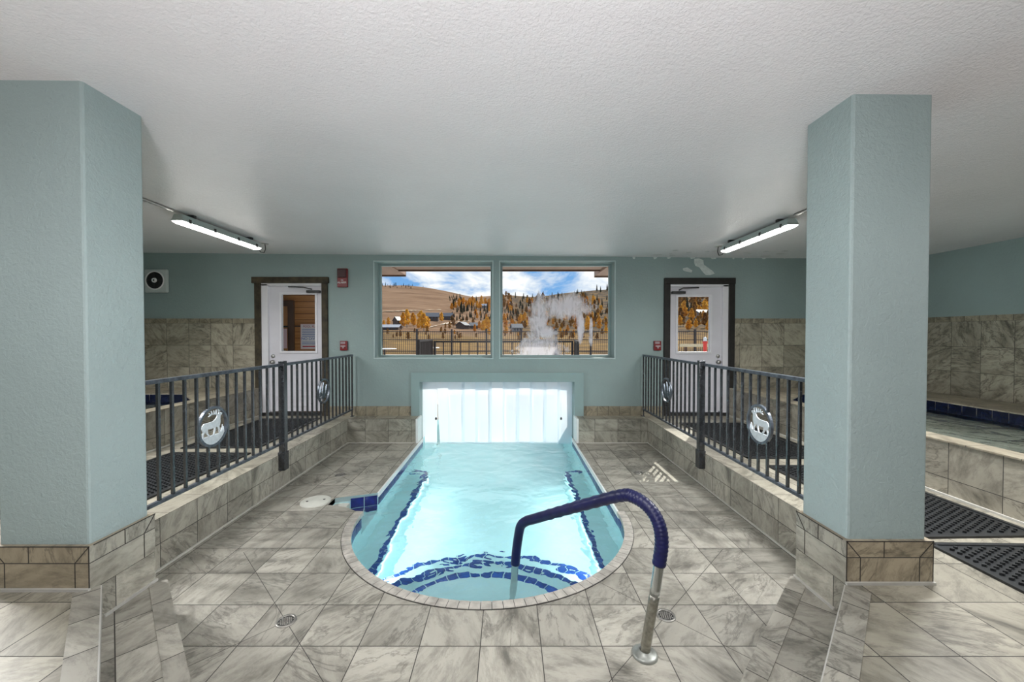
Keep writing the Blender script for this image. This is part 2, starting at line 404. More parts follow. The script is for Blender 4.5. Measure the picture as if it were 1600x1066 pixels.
def wall_grid(mb, x0, x1, z0, z1, y0, y1, holes):
    xs = sorted({x0, x1, *[h[0] for h in holes], *[h[1] for h in holes]}); zs = sorted({z0, z1, *[h[2] for h in holes], *[h[3] for h in holes]})
    def solid(i, j):
        if i < 0 or j < 0 or i >= len(xs) - 1 or j >= len(zs) - 1: return False
        cx, cz = (xs[i] + xs[i + 1]) / 2, (zs[j] + zs[j + 1]) / 2
        return not any(h[0] < cx < h[1] and h[2] < cz < h[3] for h in holes)
    for i in range(len(xs) - 1):
        for j in range(len(zs) - 1):
            if not solid(i, j): continue
            a, b, c, d = xs[i], xs[i + 1], zs[j], zs[j + 1]
            mb.quad((a, y0, c), (b, y0, c), (b, y0, d), (a, y0, d)); mb.quad((a, y1, c), (a, y1, d), (b, y1, d), (b, y1, c))
            if not solid(i - 1, j): mb.quad((a, y0, c), (a, y0, d), (a, y1, d), (a, y1, c))
            if not solid(i + 1, j): mb.quad((b, y0, c), (b, y1, c), (b, y1, d), (b, y0, d))
            if not solid(i, j - 1): mb.quad((a, y0, c), (a, y1, c), (b, y1, c), (b, y0, c))
            if not solid(i, j + 1): mb.quad((a, y0, d), (b, y0, d), (b, y1, d), (a, y1, d))
    bmesh.ops.remove_doubles(mb.bm, verts=mb.bm.verts[:], dist=1e-5)

W1 = (-2.177, -0.26, 1.319, 2.887); W2 = (-0.13, 1.733, 1.319, 2.887)
D1 = (-4.06, -2.99, DK, 2.56); D2 = (2.60, 3.635, DK, 2.54)
OP = (-1.44, 1.078, -1.3, 0.93)
b = MB(); wall_grid(b, WX0 - WT, WX1 + WT, -1.3, 3.1, WYB, WYB + WT, [W1, W2, D1, D2, OP])
wall_back = struct(b.build('wall_back', M_wall))
b = MB(); b.box(WX0 - WT, WX0, WY0 - WT, WYB, -0.2, 3.1); struct(b.build('wall_left', M_wall))
b = MB(); b.prism([(WX1 + 0.12, WY0 - WT), (WX1 + 0.12 + WT, WY0 - WT), (WX1 + WT, WYB), (WX1, WYB)], -0.2, 3.1); struct(b.build('wall_right', M_wall))
b = MB(); b.box(WX0 - WT, WX1 + 0.5, WY0 - WT, WY0, -0.2, 3.1); struct(b.build('wall_rear', M_wall))
b = MB()
xa, xb = WX0 - WT, WX1 + 0.5
vs = [b.v(x, y, zc(x) + dz) for x in (xa, xb) for y in (WY0 - WT, WYB + 0.02) for dz in (0, 0.2)]
for idx in ((0, 1, 3, 2), (4, 6, 7, 5), (0, 4, 5, 1), (2, 3, 7, 6), (0, 2, 6, 4), (1, 5, 7, 3)): b.f([vs[i] for i in idx])
ceiling = struct(b.build('ceiling', M_ceiling))

# raised deck slab (three sides of the sunken pool area), one mesh, side faces tiled by facing
def slab(name, outline, z0, z1, mats, pick):
    m = MB(); m.prism(outline, z0, z1)
    bmesh.ops.recalc_face_normals(m.bm, faces=m.bm.faces[:])
    for fc in m.bm.faces: fc.material_index = pick(fc.normal)
    return m.build(name, mats)
pickdeck = lambda n: 0 if abs(n.z) > 0.5 else (1 if abs(n.x) > 0.75 else (2 if abs(n.y) > 0.75 else 3))
deck_outline = [(WX0, WY0), (WX1 + 0.12, WY0), (WX1, WYB), (1.10, WYB), (1.10, 6.22), (2.19, 6.22), (2.19, 2.45), (1.79, 2.45), (1.79, 2.09), (0.6, 0.9),
                (-0.97, 0.9), (-2.16, 2.09), (-2.16, 2.41), (-2.52, 2.41), (-2.52, 6.22), (-1.445, 6.22), (-1.445, WYB), (WX0, WYB)]
struct(slab('floor_deck', deck_outline, -0.06, DK, [M_deck, M_curbx, M_curby, M_tread], pickdeck))
# lower floor around the pool
arc = [(PCX + PR * math.cos(a), PCY + PR * math.sin(a)) for a in [math.pi + math.pi * i / 48 for i in range(49)]]
notch = [(PX0, 4.25), (-1.80, 4.11), (-1.80, 3.95), (-1.60, 3.90), (PX0, 3.76)]
pool_edge = [(PX0, WYB)] + notch + arc[0:] + [(PX1, WYB)]
floor_outline = [(-2.56, 0.85), (2.23, 0.85), (2.23, WYB), (PX1, WYB)] + [p for p in reversed(pool_edge[:-1])][0:] + [(-2.56, WYB)]
struct(slab('floor', floor_outline, -0.05, 0.0, [M_floor, M_white_edge, M_white_edge, M_white_edge], pickdeck))

# mid-height tread that wraps the sunken floor, with nosing strips
TZ = 0.19
for nm, poly, mt in (('floor_tread_left', [(-2.16, 2.09), (-0.97, 0.9), (-0.86, 1.19), (-2.08, 2.41), (-2.16, 2.41)], M_treadl),
                     ('floor_tread_right', [(1.79, 2.09), (1.79, 2.45), (1.75, 2.45), (0.49, 1.19), (0.6, 0.9)], M_treadr),
                     ('floor_tread_front', [(-0.97, 0.9), (0.6, 0.9), (0.49, 1.19), (-0.86, 1.19)], M_tread)):
    struct(slab(nm, poly, 0.0, TZ, [mt, mt, mt, mt], pickdeck))
def strip_poly(p, q, w):
    p, q = Vector((*p, 0)), Vector((*q, 0)); t = (q - p).normalized(); n = Vector((-t.y, t.x, 0)) * w
    return [(p.x, p.y), (q.x, q.y), (q.x + n.x, q.y + n.y), (p.x + n.x, p.y + n.y)]
tn = 0
for p, q, w, z, mt in (((-2.10, 2.43), (-0.86, 1.19), -0.085, TZ, M_nosel), ((1.765, 2.465), (0.49, 1.19), 0.085, TZ, M_noser),
                       ((-2.15, 2.08), (-0.97, 0.90), -0.10, DK, M_nosel), ((1.78, 2.08), (0.6, 0.9), 0.10, DK, M_noser)):
    tn += 1
    m = MB(); m.prism(strip_poly(p, q, w), z - 0.02, z + 0.004); struct(m.build('trim_%d' % tn, mt))
# pale metal edges at the upper risers
for p, q, w, z in (((-2.15, 2.08), (-0.97, 0.90), 0.005, DK), ((1.78, 2.08), (0.6, 0.9), -0.005, DK)):
    tn += 1; m = MB(); m.prism(strip_poly(p, q, w), z - 0.10, z + 0.003); struct(m.build('trim_%d' % tn, M_steeltrim))
# caulk line at the foot of the curbs and ledge
for bx in ((-2.522, -2.508, 2.42, 6.22, 0, 0.012), (2.178, 2.192, 2.46, 6.22, 0, 0.012), (-2.52, -1.46, 6.208, 6.222, 0, 0.01), (1.11, 2.19, 6.208, 6.222, 0, 0.01)):
    tn += 1; m = MB(); m.box(*bx); struct(m.build('trim_%d' % tn, M_caulk))
# pale edge on the pool side of each ledge
for x0, x1 in ((-1.447, -1.415), (1.07, 1.102)):
    tn += 1; m = MB(); m.box(x0, x1, 6.205, 6.5, -0.1, DK + 0.004); struct(m.build('trim_%d' % tn, M_white_edge))

# wainscots and low base tiles on the back wall
tn = 0
def bb(side, bx, mt):
    m = MB(); m.box(*bx); return struct(m.build('baseboard_' + side, mt))
bb('back_left', (WX0, -4.13, 6.486, 6.5, DK, 1.885), M_wains); bb('back_left_cap', (WX0, -4.13, 6.482, 6.5, 1.885, 1.962), M_wtrim)
bb('back_right', (3.685, WX1, 6.486, 6.5, DK, 1.885), M_wains); bb('back_right_cap', (3.685, WX1, 6.482, 6.5, 1.885, 1.962), M_wtrim)
bb('left', (WX0, WX0 + 0.014, 1.6, 6.486, DK, 1.885), M_wainr); bb('left_cap', (WX0, WX0 + 0.018, 1.6, 6.482, 1.885, 1.962), M_wtrimr)
m = MB(); m.prism([(WX1 + 0.055, 1.0), (WX1 + 0.08, 1.0), (WX1, 6.486), (WX1 - 0.02, 6.486)], DK, 1.885); struct(m.build('baseboard_right', M_wainr))
m = MB(); m.prism([(WX1 + 0.05, 1.0), (WX1 + 0.08, 1.0), (WX1, 6.482), (WX1 - 0.025, 6.482)], 1.885, 1.962); struct(m.build('baseboard_right_cap', M_wtrimr))
bb('back_centre_left', (-2.935, -1.582, 6.488, 6.5, DK, 0.53), M_wtrim); bb('back_centre_right', (1.232, 2.535, 6.488, 6.5, DK, 0.53), M_wtrim)

# pillars
def pillar(x0, x1, y0, y1, inner, n):
    m = MB(); t = 0.022
    vs = [m.v(x, y, z) for x in (x0, x1) for y in (y0, y1) for z in (0.60, None) if z] 
    m.bm.clear()
    zt = zc((x0 + x1) / 2) + 0.03
    m.box(x0, x1, y0, y1, 0.0, zt)
    p = p_ = struct(m.build('pillar', M_pillar, bevel=0.012))
    m = MB(); m.box(x0 - t, x1 + t, y0 - t, y1 + t, 0.0, 0.605)
    bmesh.ops.recalc_face_normals(m.bm, faces=m.bm.faces[:])
    for fc in m.bm.faces: fc.material_index = 1 if abs(fc.normal.x) > 0.5 else 0
    m.build('base_tile', [M_pbase, M_pbasex], p, bevel=0.003)
    m = MB(); g = 0.0025; yf = y0 - t - 0.0006; xa_, xb_ = x0 - t, x1 + t; zt_, zm = 0.605, 0.517; cw = 0.075
    def fl(p, q):                                                     # a joint on the front face
        d = Vector((q[0] - p[0], q[1] - p[1])).normalized(); n_ = Vector((-d.y, d.x)) * g
        m.prism([(p[0] - n_.x, p[1] - n_.y), (q[0] - n_.x, q[1] - n_.y), (q[0] + n_.x, q[1] + n_.y), (p[0] + n_.x, p[1] + n_.y)], yf, yf + 0.002, 'y')
    for p, q in (((xa_, zt_), (xa_ + cw, zm)), ((xb_, zt_), (xb_ - cw, zm)), ((xa_ + cw, zm), (xa_ + cw, DK)), ((xb_ - cw, zm), (xb_ - cw, DK)), ((xa_ + 0.2, zm), (xa_ + 0.2, zt_)), ((xb_ - 0.003, DK), (xb_ - 0.003, zt_)), ((xa_ + 0.003, DK), (xa_ + 0.003, zt_)), ((xa_, zt_ - 0.002), (xb_, zt_ - 0.002))): fl(p, q)
    xs_f = xb_ + 0.0006 if inner > 0 else xa_ - 0.0006
    yb_ = y1 + t
    def fs_(p, q):                                                    # a joint on the face towards the pool
        d = Vector((q[0] - p[0], q[1] - p[1])).normalized(); n_ = Vector((-d.y, d.x)) * g
        m.prism([(p[0] - n_.x, p[1] - n_.y), (q[0] - n_.x, q[1] - n_.y), (q[0] + n_.x, q[1] + n_.y), (p[0] + n_.x, p[1] + n_.y)], xs_f - 0.001, xs_f + 0.001, 'x')
    for p, q in (((yb_, zt_), (yb_ - cw, zm)), ((yb_ - cw, zm), (yb_ - cw, TZ)), ((y0 + 0.17, zm), (y0 + 0.17, zt_)), ((y0, zt_ - 0.002), (yb_, zt_ - 0.002))): fs_(p, q)
    p = p_; m.build('tile_joint', M_joint, p)
    m = MB(); m.box(x0 - t - 0.004, x1 + t + 0.004, y0 - t - 0.012, y0 - t, DK, DK + 0.014); m.build('base_edge_trim', M_steeltrim, p)
    xi = x1 + t if inner > 0 else x0 - t
    m = MB(); m.box(min(xi, xi + inner * 0.014), max(xi, xi + inner * 0.014), y0 + 0.04, y1 + t, TZ, TZ + 0.014); m.build('base_edge_trim', M_steeltrim, p)
    return p
pillar(-2.655, -2.185, 2.06, 2.40, 1, 1)
pillar(1.815, 2.235, 2.115, 2.44, -1, 2)

# pool-opening surround on the back wall
m = MB(); wall_grid(m, -1.58, 1.23, DK, 1.084, 6.455, 6.5, [(-1.44, 1.078, DK - 0.1, 0.93)])
struct(m.build('trim_opening', M_trimpaint, bevel=0.004))

# windows
def window(n, h, mt):
    x0, x1, z0, z1 = h; y = WYB + 0.21
    f = MB(); wall_grid(f, x0, x1, z0, z1, y, y + 0.07, [(x0 + 0.035, x1 - 0.035, z0 + 0.035, z1 - 0.035)])
    fo = struct(f.build('window_%d' % n, M_trimpaint))
    g = MB(); g.box(x0 + 0.03, x1 - 0.03, y + 0.03, y + 0.036, z0 + 0.03, z1 - 0.03); g.build('pane', mt, fo)
    s = MB()                                                          # rounded plaster lip round the opening
    w = 0.018
    for bx in ((x0 - w, x1 + w, z1, z1 + w), (x0 - w, x1 + w, z0 - w, z0), (x0 - w, x0, z0, z1), (x1, x1 + w, z0, z1)):
        s.box(bx[0], bx[1], WYB - 0.010, WYB + 0.01, bx[2], bx[3])
    s.build('window_lip', M_lip, fo, bevel=0.006)
    return fo
window(1, W1, M_glass); window(2, W2, M_glass_dep)

# doors
def door(n, x0, x1, jl, jr, gx0, gx1, gz0, gz1, handside, trim_m, header, zl, left):
    y0 = WYB + 0.03
    m = MB()
    P = [(x0 + 0.09, x1 - 0.09, 0.78, 1.20)]
    wall_grid(m, x0, x1, 0.44, zl, y0, y0 + 0.045, [(gx0, gx1, gz0, gz1)])
    d = struct(m.build('door_%d' % n, M_door))
    m = MB()
    for a, b_, c, e_ in P + [(x0 + 0.09, x1 - 0.09, 0.52, 0.71)]:
        wall_grid(m, a, b_, c, e_, y0 - 0.008, y0 + 0.002, [(a + 0.025, b_ - 0.025, c + 0.025, e_ - 0.025)])
    m.build('panel_moulding', M_door, d)
    m = MB(); wall_grid(m, gx0 - 0.035, gx1 + 0.035, gz0 - 0.035, gz1 + 0.035, y0 - 0.014, y0 + 0.01, [(gx0, gx1, gz0, gz1)])
    m.build('glazing_frame', M_doorframe, d, bevel=0.004)
    m = MB(); m.box(gx0, gx1, y0 + 0.02, y0 + 0.026, gz0, gz1); m.build('pane', M_glass, d)
    # white jamb and dark timber casing
    m = MB(); jw = 0.02
    for bx in ((jl, x0, 0.40, zl + 0.03), (x1, jr, 0.40, zl + 0.03), (jl, jr, zl, zl + 0.045)):
        m.box(bx[0], bx[1], WYB - 0.01, WYB + 0.12, bx[2], bx[3])
    m.build('jamb', M_doorframe, d, bevel=0.004)
    m = MB()
    m.box(jl - 0.10, jl, WYB - 0.035, WYB + 0.02, DK, zl + 0.045); m.box(jr, jr + 0.095, WYB - 0.035, WYB + 0.02, DK, zl + 0.045)
    m.box(header[0], header[1], WYB - 0.045, WYB + 0.02, zl + 0.04, zl + 0.14)
    m.build('casing', trim_m, d, bevel=0.006)
    m = MB(); m.box(jl, jr, WYB - 0.02, WYB + 0.14, DK, 0.425); m.build('threshold', M_darkmetal, d)
    hx = x0 + 0.058 if handside < 0 else x1 - 0.058
    m = MB(); m.lathe([(0, -0.055), (0.028, -0.05), (0.032, -0.035), (0.02, -0.02), (0.014, -0.012), (0.034, -0.008), (0.034, 0)], (hx, y0, 1.25), 20, 'y')
    m.build('door_knob', M_metal, d)
    m = MB(); m.lathe([(0, -0.022), (0.022, -0.02), (0.031, -0.008), (0.033, 0)], (hx, y0, 1.345), 20, 'y'); m.build('deadbolt', M_metal, d)
    cx = x1 - 0.24 if left else x0 + 0.02
    m = MB(); m.box(cx, cx + 0.22, y0 - 0.06, y0, zl - 0.115, zl - 0.075); cl = m.build('door_closer', M_darkmetal, d, bevel=0.006)
    m = MB()
    if left: m.tube([(cx + 0.1, y0 - 0.06, zl - 0.06), (cx - 0.03, y0 - 0.09, zl - 0.03), (cx - 0.30, y0 - 0.03, zl - 0.015)], 0.010, 6)
    else: m.tube([(cx + 0.1, y0 - 0.06, zl - 0.06), (cx + 0.16, y0 - 0.09, zl - 0.03), (cx + 0.44, y0 - 0.03, zl - 0.015)], 0.010, 6)
    m.build('closer_arm', M_darkmetal, cl)
    return d
door(1, -3.915, -3.04, -4.02, -3.03, -3.71, -3.16, 1.43, 2.355, -1, M_brown_wood, (-4.16, -2.915), 2.495, True)
door(2, 2.645, 3.50, 2.635, 3.588, 2.78, 3.303, 1.42, 2.322, 1, M_black_wood, (2.535, 3.685), 2.48, False)

# peeled paint over the right door and along the ceiling edge
def flake(poly, name='peeled_paint', y=6.5, dy=0.0025, mat=None, par=wall_back):
    m = MB(); m.prism([((px - 794) * 0.01044, 1.7 + (523 - py) * 0.01044) for px, py in poly], y - dy, y + 0.002, 'y'); return m.build(name, mat or M_peel, par)
flake([(1084, 405), (1091, 404), (1098, 407), (1099, 414), (1106, 419), (1113, 424), (1116, 428), (1109, 430), (1102, 430), (1097, 425), (1092, 418), (1086, 416), (1084, 411)])
flake([(1066, 420), (1073, 418), (1081, 423), (1080, 426), (1073, 425), (1067, 423)])
for i in range(9):
    x = 990 + i * 29 + rnd.uniform(-8, 8); w = rnd.uniform(4, 12)
    flake([(x, 401), (x + w, 401.5), (x + w * 0.8, 404 + rnd.uniform(0, 2)), (x + w * 0.3, 405 + rnd.uniform(0, 1.5))])
m = MB()
for i in range(16):
    cx, cy = rnd.uniform(2.2, 4.4), rnd.uniform(5.9, 6.45); s = rnd.uniform(0.03, 0.12)
    n = 7; pl = [(cx + s * rnd.uniform(0.5, 1) * math.cos(6.283 * k / n), cy + 0.4 * s * rnd.uniform(0.5, 1) * math.sin(6.283 * k / n)) for k in range(n)]
    m.prism(pl, zc(cx) - 0.004, zc(cx) + 0.005)
m.build('flaking_paint', plain('grey_flaked_paint', (0.5, 0.49, 0.48), 0.8, var=0.2), ceiling)

# ------------------------------------------------------------------ the pool
pool = empty('swimming_pool', (0, 0, 0)); tag(pool, 'keyhole shaped indoor pool of pale cyan water with a rounded near end', 'pool')
WZ = -0.11
YOUT = 9.2
wallpath = [(PX0, YOUT)] + notch[:1] + [(PX0, 4.25), (PX0, 3.76)] + arc[0:] + [(PX1, YOUT)]
wallpath = [(PX0, YOUT), (PX0, 4.25)] + notch[1:4] + [(PX0, 3.76)] + arc + [(PX1, YOUT)]
m = MB()
def pwall(m, path, z0, z1):
    for p, q in zip(path, path[1:]): m.quad((p[0], p[1], z0), (q[0], q[1], z0), (q[0], q[1], z1), (p[0], p[1], z1))
plain_path = [(PX0, YOUT), (PX0, PCY)] + arc[1:] + [(PX1, YOUT)]
pwall(m, plain_path, -1.25, -0.32); pwall(m, [(PX1, YOUT), (PX0, YOUT)], -1.25, 0.3)
pwall(m, wallpath, -0.32, -0.0)
vs = [m.v(x, y, -0.32) for x, y in [(PX0, 4.25)] + notch[1:4] + [(PX0, 3.76)]]; m.f(vs)
m.quad((-2, 2.2, -1.2), (1.5, 2.2, -1.2), (1.5, YOUT, -1.2), (-2, YOUT, -1.2))
m.build('shell', M_pool, pool)
# benches along both long walls with blue edge tiles, ends stepped off before the opening
def tiled_band(m, path, w, z, gap=0.004, step=0.09):
    pts = [Vector((*p, 0)) for p in path]
    d = [0]
    for a, b_ in zip(pts, pts[1:]): d.append(d[-1] + (b_ - a).length)
    def at(s):
        s = max(0, min(d[-1], s))
        for i in range(len(pts) - 1):
            if s <= d[i + 1] + 1e-9:
                t = (pts[i + 1] - pts[i]); l = t.length
                return pts[i] + t * ((s - d[i]) / l), t / l
        return pts[-1], (pts[-1] - pts[-2]).normalized()
    n = max(1, round(d[-1] / step)); st = d[-1] / n
    for i in range(n):
        (p, t), (q, t2) = at(i * st + gap), at((i + 1) * st - gap)
        nn = Vector((-t.y, t.x, 0)); n2 = Vector((-t2.y, t2.x, 0))
        a, b_, c, e_ = p - nn * w / 2, q - n2 * w / 2, q + n2 * w / 2, p + nn * w / 2
        m.prism([(a.x, a.y), (b_.x, b_.y), (c.x, c.y), (e_.x, e_.y)], z - 0.01, z + 0.004)
BZ = -0.62
m = MB(); m.box(PX0 - 0.02, -1.15, 3.0, 5.75, -1.2, BZ); m.build('bench', M_pool, pool)
m = MB(); m.box(0.81, PX1 + 0.02, 3.0, 5.75, -1.2, BZ); m.build('bench', M_pool, pool)
m = MB(); tiled_band(m, [(-1.18, 3.0), (-1.18, 5.72)], 0.055, BZ); tiled_band(m, [(-1.40, 5.72), (-1.16, 5.72)], 0.055, BZ); m.build('bench_edge_tile', M_bluetile, pool)
m = MB(); tiled_band(m, [(0.84, 3.0), (0.84, 5.72)], 0.055, BZ); tiled_band(m, [(0.82, 5.72), (1.06, 5.72)], 0.055, BZ); m.build('bench_edge_tile', M_bluetile, pool)
SC = (PCX, 2.45)
for rr, zz in ((0.78, -0.36), (1.12, -0.60), (1.46, -0.86)):
    pl = [(SC[0] + rr * math.cos(R(a)), SC[1] + rr * math.sin(R(a))) for a in range(0, 181, 5)]
    m = MB(); m.prism(pl, -1.2, zz); m.build('pool_step', M_pool, pool)
    m = MB(); tiled_band(m, [(SC[0] + (rr - 0.035) * math.cos(R(a)), SC[1] + (rr - 0.035) * math.sin(R(a))) for a in range(2, 179, 4)], 0.06, zz); m.build('step_edge_tile', M_bluetile, pool)
# water, one rippled sheet that runs out under the strip curtain
m = MB()
nx, ny = 60, 150
X0, X1, Y0, Y1 = -1.9, 1.08, 2.46, YOUT
def inside(x, y):
    if y >= PCY: return PX0 - 0.05 <= x <= PX1 + 0.05 or (-1.85 < x < PX0 and 3.76 < y < 4.26)
    return (x - PCX) ** 2 + (y - PCY) ** 2 <= (PR + 0.05) ** 2
gv = {}
for i in range(nx + 1):
    for j in range(ny + 1):
        gv[i, j] = (X0 + (X1 - X0) * i / nx, Y0 + (Y1 - Y0) * j / ny)
vv = {}
for i in range(nx):
    for j in range(ny):
        cs = [(i, j), (i + 1, j), (i + 1, j + 1), (i, j + 1)]
        if all(inside(*gv[c]) for c in cs) or inside(*[sum(gv[c][k] for c in cs) / 4 for k in (0, 1)]):
            for c in cs:
                if c not in vv:
                    x, y = gv[c]
                    vv[c] = m.v(x, y, WZ + 0.004 * noise.noise((x * 1.5, y * 1.5, 0)) + 0.0012 * noise.noise((x * 4.0, y * 3.5, 3)))
            fc = m.f([vv[c] for c in cs]); fc.smooth = True
m.build('water', M_water, pool, recalc=False)
# coping tiles round the rounded end
m = MB()
n = 58
for i in range(n):
    a0, a1 = math.pi - 0.06 + (math.pi + 0.12) * (i + 0.03) / n, math.pi - 0.06 + (math.pi + 0.12) * (i + 0.97) / n
    pl = [(PCX + r_ * math.cos(a), PCY + r_ * math.sin(a)) for r_, a in ((PR - 0.012, a0), (PR - 0.012, a1), (PR + 0.062, a1), (PR + 0.062, a0))]
    m.prism(pl, -0.03, 0.006)
m.build('coping', M_cope, pool)
m = MB(); m.prism([(PCX + (PR + 0.066) * math.cos(a), PCY + (PR + 0.066) * math.sin(a)) for a in [math.pi - 0.06 + (math.pi + 0.12) * i / 60 for i in range(61)]] +
                  [(PCX + (PR - 0.006) * math.cos(a), PCY + (PR - 0.006) * math.sin(a)) for a in [math.pi - 0.06 + (math.pi + 0.12) * (60 - i) / 60 for i in range(61)]], -0.03, 0.003)
m.build('coping_grout', M_darkmetal, pool)
for x0, x1, ya in ((PX0 - 0.006, PX0 + 0.012, 4.25), (PX1 - 0.012, PX1 + 0.006, 3.75)):
    m = MB(); m.box(x0, x1, ya, 6.5, -0.045, 0.004); m.build('pale_edge', M_white_edge, pool)
# blue waterline tiles
def wl(m, path, z0, z1, inw, step=0.15):
    pts = [Vector((*p, 0)) for p in path]; L = [0]
    for a, b_ in zip(pts, pts[1:]): L.append(L[-1] + (b_ - a).length)
    n = max(1, round(L[-1] / step)); st = L[-1] / n
    def at(s):
        for i in range(len(pts) - 1):
            if s <= L[i + 1] + 1e-9: 
                t = pts[i + 1] - pts[i]; return pts[i] + t * ((s - L[i]) / t.length), t.normalized()
        return pts[-1], (pts[-1] - pts[-2]).normalized()
    for i in range(n):
        (p, t), (q, t2) = at(i * st + 0.004), at((i + 1) * st - 0.004)
        nn = Vector((-t.y, t.x, 0)) * inw; n2 = Vector((-t2.y, t2.x, 0)) * inw
        m.prism([(p.x, p.y), (q.x, q.y), (q.x + n2.x, q.y + n2.y), (p.x + nn.x, p.y + nn.y)], z0, z1)
m = MB(); wl(m, [(PX0, 6.5), (PX0, 4.26)], -0.17, -0.05, 0.006); m.build('waterline_tile', M_bluetile_d, pool)
m = MB(); wl(m, [(PX0, 3.76)] + arc + [(PX1, 6.5)], -0.17, -0.05, 0.006); m.build('waterline_tile', M_bluetile_d, pool)
m = MB()
for z0, z1 in ((-0.15, -0.025), (-0.29, -0.165)):
    wl(m, [(PX0, 4.25), (-1.66, 4.16)], z0, z1, 0.007, 0.13)
m.build('skimmer_tile', M_bluetile_d, pool)
m = MB(); m.box(-1.80, -1.655, 3.92, 4.13, -0.32, -0.06); m.build('skimmer_throat', M_lidwhite, pool)

lid = empty('skimmer_lid', (-1.955, 4.02, 0)); tag(lid, 'round off-white skimmer lid lying in the floor tiles left of the pool', 'lid')
m = MB(); m.lathe([(0, 0.016), (0.13, 0.016), (0.143, 0.010), (0.146, 0.0)], (0, 0, 0), 40); m.build('cover', M_lidwhite, lid)
for dx in (-0.075, 0.075):
    m = MB(); m.lathe([(0, 0.0175), (0.012, 0.0175), (0.012, 0.014)], (dx, dx * 0.35, 0), 12); m.build('finger_hole', M_darkmetal, lid)

M_drain = plain('drain_grate_metal', (0.30, 0.29, 0.26), 0.4, 0.7, var=0.2)
def drain(x, y, label, r=0.055):
    d = empty('floor_drain', (x, y, 0)); tag(d, label, 'drain', 'round drains in the pool floor tiles')
    m = MB(); m.lathe([(r * 0.78, 0.002), (r * 0.80, 0.006), (r, 0.006), (r * 1.03, 0.0)], (0, 0, 0), 32); m.build('drain_ring', M_drain, d)
    m = MB(); m.lathe([(0, 0.0015), (r * 0.8, 0.0015)], (0, 0, 0), 32); m.build('drain_pit', M_darkmetal, d)
    m = MB(); s = r * 0.2
    for i in range(-4, 5):
        for j in range(-4, 5):
            px, py = (i + 0.5 * (j % 2)) * s, j * s * 0.9
            if px * px + py * py < (r * 0.72) ** 2: m.lathe([(0, 0.005), (s * 0.33, 0.004), (s * 0.36, 0.0016)], (px, py, 0), 8)
    m.build('drain_grate', M_drain, d)
drain(*DRAINS[0], 'round floor drain in the tiles left of the pool\'s rounded near end')
drain(*DRAINS[1], 'round floor drain beside the blue handrail\'s foot')
drain(*DRAINS[2], 'round floor drain below the left curb, beyond the skimmer lid', 0.06)
drain(*DRAINS[3], 'round floor drain near the right curb', 0.055)

# handrail into the pool
F = Vector((0.724, 2.086, 0)); DV = Vector((-0.645, 0.764, 0))
rail = empty('pool_handrail', F); tag(rail, 'bent steel pool handrail with a navy blue foam grip, standing on the near tiles', 'handrail')
ctrl = [(0, 0.0), (-0.02, 0.14), (-0.05, 0.32), (-0.078, 0.52), (-0.092, 0.64), (-0.075, 0.73), (-0.02, 0.795), (0.07, 0.822), (0.16, 0.800), (0.475, 0.632), (0.83, 0.435), (0.93, 0.378), (0.985, 0.32), (1.012, 0.22), (1.03, 0.12), (1.045, 0.0), (1.055, -0.11), (1.075, -0.37)]
def spline(c, k=6):
    out = []
    for i in range(len(c) - 1):
        p0, p1, p2, p3 = c[max(i - 1, 0)], c[i], c[i + 1], c[min(i + 2, len(c) - 1)]
        for j in range(k):
            t = j / k
            out.append(tuple(0.5 * ((2 * p1[q]) + (-p0[q] + p2[q]) * t + (2 * p0[q] - 5 * p1[q] + 4 * p2[q] - p3[q]) * t * t + (-p0[q] + 3 * p1[q] - 3 * p2[q] + p3[q]) * t ** 3) for q in (0, 1)))
    out.append(c[-1]); return out
def P3(c): return [tuple(DV * s + Vector((0, 0, z))) for s, z in c]
sp = spline(ctrl)
m = MB(); m.tube(P3([p for p in sp[:14]]), 0.0262, 16); m.build('lower_tube', M_tarnish, rail)
m = MB(); m.tube(P3(sp[13:]), 0.0258, 16); m.build('tube', M_chrome, rail)
m = MB(); cov = spline(ctrl, 14); cov = [p for i, p in enumerate(cov) if 3 * 14 <= i <= 15 * 14 - 3]
rad = [0.0335 + (0.0022 * math.sin(i * 2.2) if i < 95 else 0) for i in range(len(cov))]
m.tube(P3(cov), rad, 18); m.build('foam_grip', M_cover, rail)
m = MB(); m.lathe([(0.026, 0.03), (0.033, 0.028), (0.037, 0.02), (0.058, 0.016), (0.066, 0.010), (0.067, 0.0)], (0, 0, 0), 32); m.build('escutcheon', plain('dull_zinc', (0.30, 0.31, 0.28), 0.45, 0.6, var=0.25, nscale=20), rail)

# ------------------------------------------------------------------ strip curtain in the opening
cur = empty('strip_curtain', (0, WYB + 0.16, 0.94)); tag(cur, 'curtain of milky vinyl strips hanging into the water in the pool opening', 'curtain')
nst = 11; x0, x1 = -1.44, 1.078; w = (x1 - x0) / nst
for i in range(nst):
    cx = x0 + w * (i + 0.5); mid = i in (5,)
    lean = {0: -0.01, 1: 0.05, 2: 0.0}.get(i, rnd.uniform(-0.01, 0.01))
    ww = w * (1.22 if i not in (1,) else 0.86)
    yo = 0.012 * (i % 2) + (0.01 if mid else 0)
    m = MB(); rows = 14; cols = 6; g = []
    for j in range(rows + 1):
        z = 0.0 - 1.13 * j / rows; row = []
        for k in range(cols + 1):
            q = (k / cols - 0.5)
            px = cx + q * ww + lean * (j / rows)
            px = max(x0 + 0.004, min(x1 - 0.004, px))
            row.append(m.v(px, yo + 0.006 * math.cos(q * 3.1) + 0.008 * math.sin(j * 0.5 + i), z))
        g.append(row)
    for j in range(rows):
        for k in range(cols):
            fc = m.f([g[j][k], g[j + 1][k], g[j + 1][k + 1], g[j][k + 1]]); fc.smooth = True
    m.build('vinyl_strip', M_stripwhite if mid else M_strip, cur)
